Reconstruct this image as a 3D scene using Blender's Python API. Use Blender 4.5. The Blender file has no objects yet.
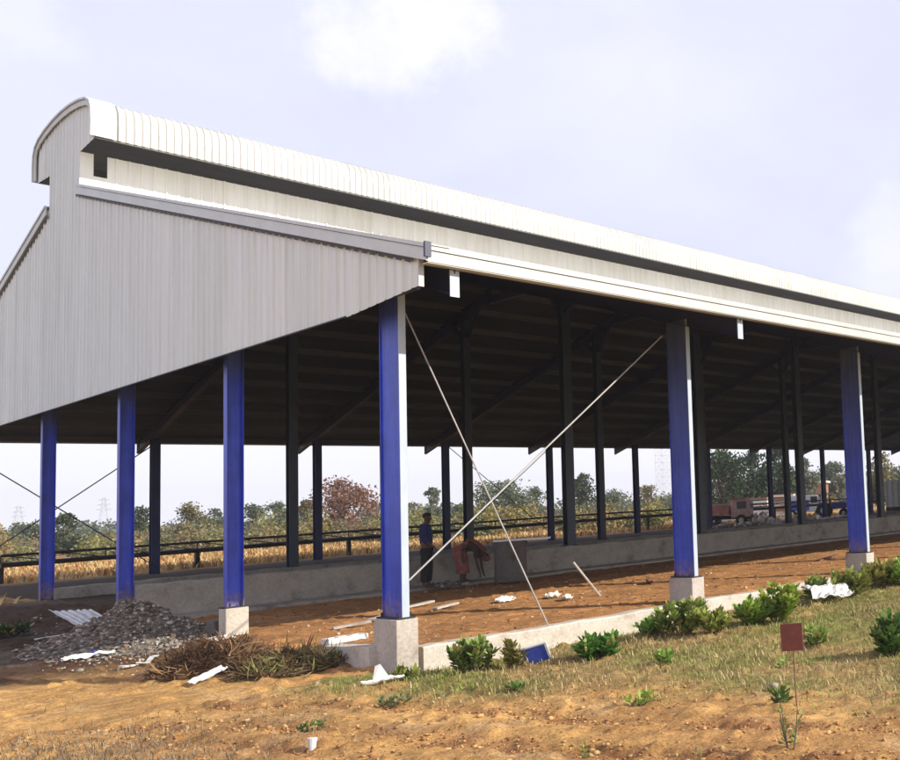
import bpy, bmesh, math, random
import numpy as np
from mathutils import Vector, Matrix, noise as mnoise

rnd = random.Random(11)
rs = np.random.RandomState(5)
scene = bpy.context.scene
col = scene.collection
PI = math.pi

# ------------------------------------------------------------------ camera
F, PX, PY = 925.237, 897.945, 421.846          # focal length and optical centre in pixels of a 900 x 760 frame
CAM = Vector((-5.7411, -11.4709, 1.1704))
yaw, pitch, roll = 0.605244, 0.074941, -0.054242
fw = Vector((math.cos(pitch)*math.cos(yaw), math.cos(pitch)*math.sin(yaw), math.sin(pitch)))
rt = Vector((math.sin(yaw), -math.cos(yaw), 0))
up = rt.cross(fw)
R2 = math.cos(roll)*rt + math.sin(roll)*up
U2 = -math.sin(roll)*rt + math.cos(roll)*up
cd = bpy.data.cameras.new('camera')
cam = bpy.data.objects.new('camera', cd); col.objects.link(cam)
M = Matrix((R2, U2, -fw)).transposed().to_4x4(); M.translation = CAM
cam.matrix_world = M
cd.sensor_width = 36; cd.lens = F/900*36
cd.shift_x = -(PX-450)/900; cd.shift_y = (PY-380)/900
cd.clip_start = 0.1; cd.clip_end = 6000
scene.camera = cam

def at(u, v, z=-0.6):
    """world point on the level z that the photo shows at (u, v)"""
    d = fw + R2*((u-PX)/F) - U2*((v-PY)/F)
    t = (z-CAM.z)/d.z
    return CAM + d*t
def far(u, dist, z=-0.2):
    """point at a depth dist along the view, under photo column u"""
    d = fw + R2*((u-PX)/F) - U2*((510-PY)/F)
    p = CAM + d*dist
    return Vector((p.x, p.y, z))

# ------------------------------------------------------------------ materials
def new_mat(name):
    m = bpy.data.materials.new(name); m.use_nodes = True
    nt = m.node_tree; b = nt.nodes['Principled BSDF']
    return m, nt, b
def N(nt, t, **kw):
    n = nt.nodes.new(t)
    for k, v in kw.items(): setattr(n, k, v)
    return n
def noise(nt, scale, detail=4, rough=.6, vec=None, dim=None):
    n = N(nt, 'ShaderNodeTexNoise'); n.inputs['Scale'].default_value = scale
    n.inputs['Detail'].default_value = detail; n.inputs['Roughness'].default_value = rough
    if vec: nt.links.new(vec, n.inputs['Vector'])
    return n
def ramp(nt, fac, stops):
    r = N(nt, 'ShaderNodeValToRGB'); e = r.color_ramp.elements
    while len(e) < len(stops): e.new(.5)
    for i, (p, c) in enumerate(stops):
        e[i].position = p; e[i].color = (*c, 1) if len(c) == 3 else c
    nt.links.new(fac, r.inputs['Fac']); return r
def mix(nt, fac, a, b, mode='MIX'):
    m = N(nt, 'ShaderNodeMix', data_type='RGBA', blend_type=mode)
    for s, v in ((m.inputs['Factor'], fac), (m.inputs['A'], a), (m.inputs['B'], b)):
        if hasattr(v, 'default_value') or hasattr(v, 'is_linked'): nt.links.new(v, s)
        elif isinstance(v, (int, float)): s.default_value = v
        else: s.default_value = (*v, 1)
    return m.outputs['Result']
def bump(nt, b, h, strength=.3, dist=.02):
    n = N(nt, 'ShaderNodeBump'); n.inputs['Strength'].default_value = strength; n.inputs['Distance'].default_value = dist
    nt.links.new(h, n.inputs['Height']); nt.links.new(n.outputs[0], b.inputs['Normal'])

def simple(name, c1, c2=None, scale=3, rough=.8, metal=0, bs=0, bscale=20, stretch=None, lo=.35, hi=.65, spec=None):
    m, nt, b = new_mat(name)
    g = N(nt, 'ShaderNodeNewGeometry'); v = g.outputs['Position']
    if stretch:
        mp = N(nt, 'ShaderNodeMapping'); mp.inputs['Scale'].default_value = stretch
        nt.links.new(v, mp.inputs['Vector']); v = mp.outputs[0]
    n = noise(nt, scale, 5, .65, v)
    r = ramp(nt, n.outputs['Fac'], [(lo, c1), (hi, c2 or c1)])
    nt.links.new(r.outputs['Color'], b.inputs['Base Color'])
    b.inputs['Roughness'].default_value = rough; b.inputs['Metallic'].default_value = metal
    if spec is not None: b.inputs['Specular IOR Level'].default_value = spec
    if bs:
        n2 = noise(nt, bscale, 6, .65, g.outputs['Position']); bump(nt, b, n2.outputs['Fac'], bs)
    return m

def cladding_mat(name, axis, col_a, col_b):
    """ribbed sheet: slight panel to panel tone, faint vertical streaks of dust, dents"""
    m, nt, b = new_mat(name)
    g = N(nt, 'ShaderNodeNewGeometry'); sp = N(nt, 'ShaderNodeSeparateXYZ'); nt.links.new(g.outputs['Position'], sp.inputs[0])
    fl = N(nt, 'ShaderNodeMath', operation='FLOOR'); nt.links.new(sp.outputs[axis], fl.inputs[0])
    wn = N(nt, 'ShaderNodeTexWhiteNoise', noise_dimensions='1D'); nt.links.new(fl.outputs[0], wn.inputs['W'])
    mp = N(nt, 'ShaderNodeMapping'); mp.inputs['Scale'].default_value = (6, 6, .35); nt.links.new(g.outputs['Position'], mp.inputs[0])
    st = noise(nt, 1.3, 5, .7, mp.outputs[0])
    c = mix(nt, wn.outputs['Value'], col_a, col_b)
    r = ramp(nt, st.outputs['Fac'], [(.3, (.86, .85, .83)), (.6, (1, 1, 1))])
    c2 = mix(nt, 1.0, c, r.outputs['Color'], 'MULTIPLY')
    nt.links.new(c2, b.inputs['Base Color'])
    b.inputs['Roughness'].default_value = .48; b.inputs['Metallic'].default_value = 0.0
    n2 = noise(nt, 1.6, 2, .5, g.outputs['Position']); bump(nt, b, n2.outputs['Fac'], .25, .03)
    return m

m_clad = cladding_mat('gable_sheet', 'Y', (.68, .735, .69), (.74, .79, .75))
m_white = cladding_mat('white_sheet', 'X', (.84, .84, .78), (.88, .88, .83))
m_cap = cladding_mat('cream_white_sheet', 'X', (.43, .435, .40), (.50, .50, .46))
m_trim = simple('grey_flashing', (.52, .56, .53), (.60, .64, .61), 2, .45)
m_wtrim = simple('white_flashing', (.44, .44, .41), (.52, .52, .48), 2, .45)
m_capin = simple('cap_underside_shade', (.15, .15, .13), (.19, .19, .165), 1.2, .7, stretch=(.3, 2, 2))  # dark colour carries the shade under the ridge cap
m_under = simple('shade_dark_underside', (.036, .039, .044), (.055, .058, .063), 1.2, .7, stretch=(.3, 2, 2))  # near-black colour deepens the shade under the roof
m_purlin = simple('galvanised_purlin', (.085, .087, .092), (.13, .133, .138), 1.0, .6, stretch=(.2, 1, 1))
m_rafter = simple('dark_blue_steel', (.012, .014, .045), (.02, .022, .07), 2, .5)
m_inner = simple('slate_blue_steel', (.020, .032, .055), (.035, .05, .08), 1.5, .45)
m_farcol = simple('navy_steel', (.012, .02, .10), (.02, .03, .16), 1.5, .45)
m_flange = simple('pale_flange_paint', (.36, .43, .50), (.44, .50, .56), 4, .4, stretch=(1, 1, .3))
m_dark = simple('black_steel', (.012, .012, .012), (.025, .023, .02), 3, .6)
m_rod = simple('rod_steel', (.33, .32, .30), (.45, .43, .40), 5, .5)

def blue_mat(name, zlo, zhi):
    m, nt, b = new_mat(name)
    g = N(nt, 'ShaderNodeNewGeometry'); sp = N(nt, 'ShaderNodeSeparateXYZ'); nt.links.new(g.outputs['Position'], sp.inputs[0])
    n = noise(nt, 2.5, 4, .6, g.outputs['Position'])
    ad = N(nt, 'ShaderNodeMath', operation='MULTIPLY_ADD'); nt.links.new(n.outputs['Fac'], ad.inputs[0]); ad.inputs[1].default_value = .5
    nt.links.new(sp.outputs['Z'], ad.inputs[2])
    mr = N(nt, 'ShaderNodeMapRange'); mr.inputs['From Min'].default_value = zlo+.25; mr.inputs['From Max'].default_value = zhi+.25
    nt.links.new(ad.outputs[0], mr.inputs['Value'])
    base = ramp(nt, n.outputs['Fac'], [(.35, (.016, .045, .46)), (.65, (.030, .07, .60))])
    c = mix(nt, mr.outputs[0], base.outputs['Color'], (.055, .075, .115))  # blue mixes into dark grey-blue with height
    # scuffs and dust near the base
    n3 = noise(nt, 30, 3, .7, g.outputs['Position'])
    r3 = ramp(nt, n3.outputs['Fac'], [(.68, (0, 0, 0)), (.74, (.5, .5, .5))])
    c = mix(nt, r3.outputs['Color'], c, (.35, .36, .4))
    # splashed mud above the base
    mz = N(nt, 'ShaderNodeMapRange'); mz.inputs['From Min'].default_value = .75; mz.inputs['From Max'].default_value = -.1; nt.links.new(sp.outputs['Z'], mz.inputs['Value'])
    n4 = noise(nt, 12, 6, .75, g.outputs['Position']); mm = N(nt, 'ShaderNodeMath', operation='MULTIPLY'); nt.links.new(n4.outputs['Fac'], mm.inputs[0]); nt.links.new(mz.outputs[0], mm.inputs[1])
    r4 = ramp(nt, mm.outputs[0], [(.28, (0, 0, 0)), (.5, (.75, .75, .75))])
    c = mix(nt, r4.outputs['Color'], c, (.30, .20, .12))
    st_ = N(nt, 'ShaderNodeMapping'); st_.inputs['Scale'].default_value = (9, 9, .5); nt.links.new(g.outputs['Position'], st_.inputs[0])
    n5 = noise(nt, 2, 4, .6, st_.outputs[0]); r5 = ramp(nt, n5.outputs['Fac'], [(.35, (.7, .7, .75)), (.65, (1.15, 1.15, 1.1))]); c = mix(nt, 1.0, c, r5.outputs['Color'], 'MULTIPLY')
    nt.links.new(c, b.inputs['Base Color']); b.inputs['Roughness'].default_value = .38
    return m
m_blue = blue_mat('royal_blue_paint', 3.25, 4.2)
m_blue_fade = blue_mat('royal_blue_paint_greyer_upward', 1.2, 4.2)

def concrete(name, a, bcol, stain):
    m, nt, b = new_mat(name)
    g = N(nt, 'ShaderNodeNewGeometry')
    n = noise(nt, 2.2, 7, .7, g.outputs['Position'])
    r = ramp(nt, n.outputs['Fac'], [(.3, stain), (.45, a), (.7, bcol)])
    n2 = noise(nt, 25, 6, .75, g.outputs['Position'])
    r2 = ramp(nt, n2.outputs['Fac'], [(.3, (.72, .7, .68)), (.6, (1, 1, 1))])
    c = mix(nt, 1.0, r.outputs['Color'], r2.outputs['Color'], 'MULTIPLY')
    nt.links.new(c, b.inputs['Base Color']); b.inputs['Roughness'].default_value = .9
    bump(nt, b, n2.outputs['Fac'], .5, .02)
    return m
m_conc = concrete('rough_grey_concrete', (.38, .35, .29), (.47, .44, .37), (.19, .17, .14))
m_curb = concrete('pale_plaster_concrete', (.55, .50, .42), (.64, .59, .50), (.38, .30, .21))
m_ped = concrete('grey_pedestal_concrete', (.46, .41, .35), (.55, .50, .44), (.30, .25, .20))
m_ring = concrete('dark_cement', (.13, .12, .105), (.18, .165, .145), (.08, .075, .065))

def attr_mat(name, attr='tint', rough=.9, bsc=None, mult=None, trans=0):
    m, nt, b = new_mat(name)
    a = N(nt, 'ShaderNodeAttribute', attribute_name=attr)
    c = a.outputs['Color']
    g = N(nt, 'ShaderNodeNewGeometry')
    if mult:
        for sc, lo in mult:
            n = noise(nt, sc, 6, .7, g.outputs['Position'])
            r = ramp(nt, n.outputs['Fac'], [(.32, (lo, lo*.96, lo*.9)), (.62, (1.12, 1.12, 1.1))])
            c = mix(nt, 1.0, c, r.outputs['Color'], 'MULTIPLY')
    nt.links.new(c, b.inputs['Base Color']); b.inputs['Roughness'].default_value = rough
    if bsc:
        n = noise(nt, bsc, 8, .75, g.outputs['Position']); bump(nt, b, n.outputs['Fac'], .7, .03)
    if trans:
        t = N(nt, 'ShaderNodeBsdfTranslucent'); nt.links.new(c, t.inputs['Color'])
        ms = N(nt, 'ShaderNodeMixShader'); ms.inputs[0].default_value = trans
        out = nt.nodes['Material Output']
        nt.links.new(b.outputs[0], ms.inputs[1]); nt.links.new(t.outputs[0], ms.inputs[2]); nt.links.new(ms.outputs[0], out.inputs['Surface'])
    b.inputs['Specular IOR Level'].default_value = .25
    return m
m_ground = attr_mat('earth', mult=[(.8, .72), (6, .55), (38, .5)], bsc=22)
m_leaf = attr_mat('leaf', rough=.5, trans=.25)
m_grass = attr_mat('grass_blades', rough=.8, trans=.2)
m_stone = attr_mat('rubble', rough=.9, mult=[(14, .7)])
m_bark = simple('bark', (.10, .075, .05), (.17, .13, .09), 6, .9)

# ------------------------------------------------------------------ mesh helpers
class MB:
    def __init__(s): s.v = []; s.f = []; s.t = []
    def add(s, vs, fs):
        o = len(s.v); s.v += [tuple(p) for p in vs]; s.f += [tuple(i+o for i in f) for f in fs]; return s
    def box(s, x0, x1, y0, y1, z0, z1, rot=None, org=None):
        vs = [Vector((x, y, z)) for z in (z0, z1) for x, y in ((x0, y0), (x1, y0), (x1, y1), (x0, y1))]
        if rot is not None: vs = [rot @ p for p in vs]
        if org is not None: vs = [p+Vector(org) for p in vs]
        return s.add(vs, [(3, 2, 1, 0), (4, 5, 6, 7), (0, 1, 5, 4), (1, 2, 6, 5), (2, 3, 7, 6), (3, 0, 4, 7)])
    def bar(s, a, b, w, h, upv=(0, 0, 1)):
        a = Vector(a); b = Vector(b); d = (b-a).normalized(); u = Vector(upv)
        sd = d.cross(u).normalized(); u = sd.cross(d)
        vs = []
        for p in (a, b):
            vs += [p-sd*w/2-u*h/2, p+sd*w/2-u*h/2, p+sd*w/2+u*h/2, p-sd*w/2+u*h/2]
        return s.add(vs, [(3, 2, 1, 0), (4, 5, 6, 7), (0, 1, 5, 4), (1, 2, 6, 5), (2, 3, 7, 6), (3, 0, 4, 7)])
    def tube(s, pts, rad, n=8, cap=True):
        pts = [Vector(p) for p in pts]
        if not isinstance(rad, (list, tuple)): rad = [rad]*len(pts)
        o = len(s.v); prev = None
        for i, p in enumerate(pts):
            d = (pts[min(i+1, len(pts)-1)]-pts[max(i-1, 0)]).normalized()
            a = Vector((0, 0, 1)) if abs(d.z) < .9 else Vector((1, 0, 0))
            u = d.cross(a).normalized() if prev is None else (prev-d*prev.dot(d)).normalized()
            prev = u; w = d.cross(u)
            for k in range(n):
                an = 2*PI*k/n
                s.v.append(tuple(p+(u*math.cos(an)+w*math.sin(an))*rad[i]))
        for i in range(len(pts)-1):
            for k in range(n):
                s.f.append((o+i*n+k, o+i*n+(k+1) % n, o+(i+1)*n+(k+1) % n, o+(i+1)*n+k))
        if cap:
            s.f.append(tuple(o+k for k in range(n))[::-1]); s.f.append(tuple(o+(len(pts)-1)*n+k for k in range(n)))
        return s
    def loft(s, rings, cap=True):
        o = len(s.v); n = len(rings[0])
        for r in rings: s.v += [tuple(p) for p in r]
        for i in range(len(rings)-1):
            for k in range(n): s.f.append((o+i*n+k, o+i*n+(k+1) % n, o+(i+1)*n+(k+1) % n, o+(i+1)*n+k))
        if cap: s.f.append(tuple(o+k for k in range(n))[::-1]); s.f.append(tuple(o+(len(rings)-1)*n+k for k in range(n)))
        return s
    def build(s, name, mat, parent=None, bevel=0, smooth=False, solid=0):
        me = bpy.data.meshes.new(name); me.from_pydata(s.v, [], s.f); me.update()
        me.materials.append(mat)
        if smooth: me.polygons.foreach_set('use_smooth', [True]*len(me.polygons))
        o = bpy.data.objects.new(name, me); col.objects.link(o)
        if parent:
            o.parent = parent
            o.matrix_parent_inverse = Matrix.Translation(-root_loc(parent)) if parent.type == 'EMPTY' or parent.location.length else Matrix()
        if bevel:
            b = o.modifiers.new('bevel', 'BEVEL'); b.width = bevel; b.segments = 2; b.limit_method = 'ANGLE'
        if solid:
            b = o.modifiers.new('solid', 'SOLIDIFY'); b.thickness = solid; b.offset = 0
        return o
def root_loc(o):
    v = Vector(o.location)
    return v if o.parent is None else v + root_loc(o.parent)

def tag(o, label=None, cat=None, group=None, kind=None):
    if label: o['label'] = label
    if cat: o['category'] = cat
    if group: o['group'] = group
    if kind: o['kind'] = kind
    return o
def empty(name, loc, label, cat, group=None):
    e = bpy.data.objects.new(name, None); e.location = loc; e.empty_display_size = .3; col.objects.link(e)
    return tag(e, label, cat, group)
def copy_tree(o, parent=None):
    c = o.copy(); col.objects.link(c); c.parent = parent
    if parent: c.matrix_parent_inverse = o.matrix_parent_inverse
    for ch in [x for x in bpy.data.objects if x.parent == o]: copy_tree(ch, c)
    return c

def np_mesh(name, verts, faces_flat, nper, mat, tint=None, parent=None, smooth=False):
    """verts (n,3), faces (m,nper), tint (n,3) point colours"""
    me = bpy.data.meshes.new(name); nv = len(verts); nf = len(faces_flat)
    me.vertices.add(nv); me.vertices.foreach_set('co', np.asarray(verts, np.float32).ravel())
    me.loops.add(nf*nper); me.loops.foreach_set('vertex_index', np.asarray(faces_flat, np.int32).ravel())
    me.polygons.add(nf); me.polygons.foreach_set('loop_start', np.arange(0, nf*nper, nper, dtype=np.int32))
    me.update(calc_edges=True)
    if tint is not None:
        a = me.attributes.new('tint', 'FLOAT_COLOR', 'POINT')
        c = np.ones((nv, 4), np.float32); c[:, :3] = tint; a.data.foreach_set('color', c.ravel())
    if smooth: me.polygons.foreach_set('use_smooth', np.ones(nf, bool))
    me.materials.append(mat); me.validate()
    o = bpy.data.objects.new(name, me); col.objects.link(o)
    if parent:
        o.parent = parent; o.matrix_parent_inverse = Matrix.Translation(-root_loc(parent))
    return o

def ss(a, b, x):
    t = np.clip((x-a)/(b-a), 0, 1); return t*t*(3-2*t)

# value noise, vectorised
_perm = rs.rand(256, 256)
def vnoise(x, y, s):
    x = np.asarray(x)/s+37.3; y = np.asarray(y)/s+91.7
    xi = np.floor(x).astype(int); yi = np.floor(y).astype(int); fx = x-xi; fy = y-yi
    fx = fx*fx*(3-2*fx); fy = fy*fy*(3-2*fy)
    g = lambda i, j: _perm[i % 256, j % 256]
    return (g(xi, yi)*(1-fx)+g(xi+1, yi)*fx)*(1-fy)+(g(xi, yi+1)*(1-fx)+g(xi+1, yi+1)*fx)*fy
def fbm(x, y, s, o=4):
    r = 0; a = .5; t = 0
    for i in range(o): r = r+a*vnoise(x+i*13.1, y-i*7.7, s/2**i); t += a; a *= .55
    return r/t

# ------------------------------------------------------------------ dimensions
S = 4.7134; B = 4.6; G = .3555; YC = 2.5*S; NB = 14; XE = NB*B+.4
SL = .293
def roofz(y):
    yy = y if y <= YC else 2*YC-y
    return 4.14+SL*(yy+1.55)

# ------------------------------------------------------------------ ground
def track_amount(x, y):
    t = .95*x+.3*y
    return ss(-1.0, -1.7, t)*ss(1.5, -.5, y)
def rut_amount(x, y):
    t = .95*x+.3*y+.18*np.sin(y*.8)
    return (np.exp(-((t+1.95)/.14)**2)+np.exp(-((t+2.75)/.16)**2)+.7*np.exp(-((t+3.3)/.12)**2))*track_amount(x, y)*(.5+.9*fbm(x, y, .5, 2))
def ground_h(x, y, fine=True):
    x = np.asarray(x, float); y = np.asarray(y, float)
    front = -.62+.1*ss(4, 9, x)-.09*ss(-1.6, -.3, y)*ss(-.6, .1, x)*ss(7, 4, x)
    left = -.62+.52*ss(3.5, 12, y)
    inside = np.where(y < 9.3, -.42, np.where(y < 14.2, -.12, -.13))
    xl = -.12-1.2*ss(1.2, 2.6, y)
    k = ss(0, 1, (x-xl)/(.1-xl))*(x < XE+1)
    h = np.where(y < 0, front, left*(1-k)+inside*k)
    h = np.where(y > 24.5, -.2+(.1)*np.exp(-((y-24.5)/3)**2), h)
    h = h+np.where((y > 14.3) & (y < 24.5) & (x > 0), .12*(fbm(x, y, 1.6)-.4), 0)
    # far field rises very slightly, gentle waves
    d = np.hypot(x-5, y-5)
    h = h+.25*ss(40, 160, d)*(fbm(x, y, 25, 2)-.5)
    if fine:
        near = np.clip(1-d/45, 0, 1)
        amp = np.where((x > -.2) & (y > .1) & (y < 9.3), .045, .075)
        h = h+near*amp*(fbm(x, y, .9, 5)-.5)
        clod = np.clip(fbm(x+5, y, .16, 3)-.52, 0, 1)
        h = h+near*.20*clod*np.where((y > 0) & (x > 0), .5, 1)
        # wheel ruts and churned rows of the track that passes in front of the shed
        h = h-.07*rut_amount(x, y)*near
        row = np.sin((.95*x+.3*y)*21+2.5*fbm(x, y, 1.3, 3)*6)
        h = h+.016*near*row*track_amount(x, y)*(fbm(x, y, .3, 3)*1.6)
    return h
def axis(lo, hi, step, far_lo, far_hi, grow=1.09):
    a = list(np.arange(lo, hi+1e-6, step)); s = step
    v = a[-1]
    while v < far_hi: s *= grow; v += s; a.append(v)
    s = step; v = a[0]
    while v > far_lo: s *= grow; v -= s; a.insert(0, v)
    return np.array(a)
gx = axis(-5.2, 8, .042, -500, 900); gy = axis(-8.6, 10, .045, -400, 900)
X, Y = np.meshgrid(gx, gy, indexing='ij')
Z = ground_h(X, Y)
nx, ny = len(gx), len(gy)
idx = np.arange(nx*ny).reshape(nx, ny)
fc = np.stack([idx[:-1, :-1], idx[1:, :-1], idx[1:, 1:], idx[:-1, 1:]], -1).reshape(-1, 4)
def L3(a, b, k): return a*(1-k[..., None])+b*k[..., None]
def grass_amount(x, y):
    """how grassy the earth is in front of the plinth"""
    n = fbm(x, y, 1.5, 4)
    a = ss(-.3, .9, .95*x+.3*y+1.35+1.6*(n-.5))*(y < 0)
    return a
C = np.zeros((nx, ny, 3))
sand = np.array([.60, .35, .125]); sand2 = np.array([.46, .25, .09]); dry = np.array([.35, .25, .10]); olive = np.array([.22, .22, .055])
red = np.array([.54, .27, .105]); brown = np.array([.085, .045, .024]); gold = np.array([.52, .33, .12]); greyb = np.array([.15, .12, .09])
n1 = fbm(X, Y, 1.1, 5); n2 = fbm(X+40, Y, .35, 4)
C[:] = sand
C = L3(C, sand2, ss(.5, .68, n1)*.9)
C = L3(C, np.array([.56, .38, .19]), ss(.55, .75, n2)*.6)
C = L3(C, np.array([.30, .13, .05]), np.clip(rut_amount(X, Y), 0, 1)*.9*ss(.35, .6, n2))
ga = grass_amount(X, Y)
C = L3(C, dry, ga*.85); C = L3(C, olive, ga*ss(.42, .62, n1)*.8)
ins = ss(-.9, -.1, X)*(Y > 0)*(Y < 9.4)
C = L3(C, L3(np.broadcast_to(red, C.shape).copy(), np.array([.46, .24, .10]), ss(.45, .7, n2)*.6), ins)
lf = ss(.4, -.3, X)*ss(3.0, 5.0, Y+.8*(n1-.5))*ss(16, 12.5, Y)
C = L3(C, L3(np.broadcast_to(brown, C.shape).copy(), greyb, ss(.5, .7, n1)), lf)
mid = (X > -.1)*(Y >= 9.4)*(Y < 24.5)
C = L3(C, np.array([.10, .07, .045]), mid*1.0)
fg = ss(13.5, 15.5, Y)*(X <= -.1)+(Y >= 24.5)
n3 = fbm(X, Y, 3.5, 5); n4 = fbm(X, Y, 12, 4)
gg = L3(np.broadcast_to(gold, C.shape).copy(), np.array([.30, .14, .05]), ss(.5, .7, n3)*.6)
gg = L3(gg, np.array([.60, .45, .22]), ss(.55, .8, n4)*.5)
C = L3(C, gg, np.clip(fg, 0, 1))
dd = np.hypot(X, Y)
C = L3(C, np.array([.30, .26, .10]), ss(70, 140, dd)*.8)
ground = np_mesh('ground', np.stack([X, Y, Z], -1).reshape(-1, 3), fc, 4, m_ground, C.reshape(-1, 3), smooth=True)
tag(ground, kind='structure')

# ------------------------------------------------------------------ shed
shed = empty('open_shed', (0, 0, 0), 'long open-sided metal shed with blue columns, grey ribbed gable and raised white ridge vent', 'shed')

def i_beam(x, y, z0, z1, depth, width, along='y', tf=.012, tw=.012):
    """I section column: flanges face the 'along' axis"""
    web = MB(); fl = []
    if along == 'y':
        web.box(x-tw/2, x+tw/2, y-depth/2+tf, y+depth/2-tf, z0, z1)
        fl = [(x-width/2, x+width/2, y-depth/2, y-depth/2+tf), (x-width/2, x+width/2, y+depth/2-tf, y+depth/2)]
    else:
        web.box(x-depth/2+tf, x+depth/2-tf, y-tw/2, y+tw/2, z0, z1)
        fl = [(x-depth/2, x-depth/2+tf, y-width/2, y+width/2), (x+depth/2-tf, x+depth/2, y-width/2, y+width/2)]
    return web, fl
def column(x, y, z0, z1, depth, width, along, mat, front=None, ped=None, pmat=None):
    web, fl = i_beam(x, y, z0, z1, depth, width, along, tw=.05 if width < .1 else .012)
    if front is None:
        for a, b, c, d in fl: web.box(a, b, c, d, z0, z1)
    else:
        a, b, c, d = fl[1]; web.box(a, b, c, d, z0, z1)
    o = web.build('column', mat, shed)
    if front is not None:
        a, b, c, d = fl[0]; MB().box(a, b, c, d, z0, z1).build('flange', front, o)
    pl = MB().box(x-max(width, .1)/2-.05 if along == 'y' else x-depth/2-.04, x+max(width, .1)/2+.05 if along == 'y' else x+depth/2+.04,
                  y-(depth/2+.03 if along == 'y' else width/2+.04), y+(depth/2+.03 if along == 'y' else width/2+.04), z0-.02, z0)
    for sx in (-1, 1):
        for sy in (-1, 1):
            bx, by = x+sx*.075, y+sy*(depth/2-.05 if along == 'y' else .07)
            pl.tube([(bx, by, z0-.01), (bx, by, z0+.05)], .012, 6)
    pl.build('base_plate', m_dark, o)
    if ped:
        x0, x1, y0, y1, pz = ped
        MB().box(x0, x1, y0, y1, pz, z0-.02).build('pedestal', pmat or m_ped, shed, bevel=.012)
    return o
# long near side
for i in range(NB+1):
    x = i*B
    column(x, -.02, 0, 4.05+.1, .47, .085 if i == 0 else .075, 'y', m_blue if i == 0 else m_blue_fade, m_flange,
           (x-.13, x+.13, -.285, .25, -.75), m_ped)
# gable row
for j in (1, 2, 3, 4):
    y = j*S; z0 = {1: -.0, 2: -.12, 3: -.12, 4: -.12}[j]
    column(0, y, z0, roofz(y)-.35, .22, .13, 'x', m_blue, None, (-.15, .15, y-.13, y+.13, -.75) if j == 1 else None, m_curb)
# interior rows
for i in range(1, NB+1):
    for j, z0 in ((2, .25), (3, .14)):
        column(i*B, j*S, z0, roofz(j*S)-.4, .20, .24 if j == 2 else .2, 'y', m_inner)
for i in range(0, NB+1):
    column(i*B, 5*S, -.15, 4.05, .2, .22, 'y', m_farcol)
# low walls
def low_wall(name, x0, x1, y, t, z0, z1, label, seed, top_slope=0):
    n = int((x1-x0)/.25); mb = MB(); rings = []
    r = random.Random(seed)
    for i in range(n+1):
        x = x0+(x1-x0)*i/n; a = .008*r.uniform(-1, 1); c = .012*r.uniform(-1, 1)
        rings.append([(x, y-t/2+a, z0), (x, y+t/2, z0), (x, y+t/2, z1+c-.01), (x, y+t/2-.015, z1+c), (x, y-t/2+.02+a, z1+c), (x, y-t/2+a, z1-.015+c)])
    mb.loft(rings)
    o = mb.build(name, m_conc, None)
    return tag(o, label, 'wall', 'low feed walls inside the shed')
low_wall('feed_wall', .12, XE, 2*S, .32, -.8, .23, 'front low grey concrete wall inside the shed, behind the two people', 3)
low_wall('feed_wall', .10, XE, 3*S, .34, -.8, .12, 'back low grey concrete wall under the second row of inner columns', 4)
# ledge at the foot of the front wall
lg = MB(); rings = []
for i in range(120):
    x = .3+i*.5; w = .55+.05*mnoise.noise(Vector((x, 0, 0)))
    rings.append([(x, 2*S-.16-w, -.7), (x, 2*S-.10, -.7), (x, 2*S-.10, -.34), (x, 2*S-.16-w, -.36+.01*rnd.uniform(-1, 1))])
tag(lg.loft(rings).build('kerb', m_conc), 'rough cement ledge along the foot of the front low wall', 'ledge')
# plinth kerb under the near columns
mb = MB()
pr = random.Random(8)
for i in range(NB):
    x0, x1 = i*B+.23, (i+1)*B-.23; n = 24; rings = []
    for k in range(n+1):
        x = x0+(x1-x0)*k/n; zt = -.395-.02*ss(0, 5, x)+.03*(mnoise.noise(Vector((x*.9, 3, 0))))+.008*pr.uniform(-1, 1); a = .014*mnoise.noise(Vector((x*3, 1, 1)))
        rings.append([(x, -.20+a, -.9), (x, .03, -.9), (x, .03, zt), (x, -.185+a, zt+.004), (x, -.20+a, zt-.02)])
    mb.loft(rings)
mb.build('plinth', m_curb, shed)
mb = MB(); rings = []
for k in range(9):
    y = .2+1.25*k/8; zt = -.34+.01*mnoise.noise(Vector((0, y*4, 0)))-.05*(k/8)
    rings.append([(-.21, y, -.9), (-.02, y, -.9), (-.02, y, zt), (-.21, y, zt)])
mb.loft(rings).build('plinth', m_curb, shed)
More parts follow.
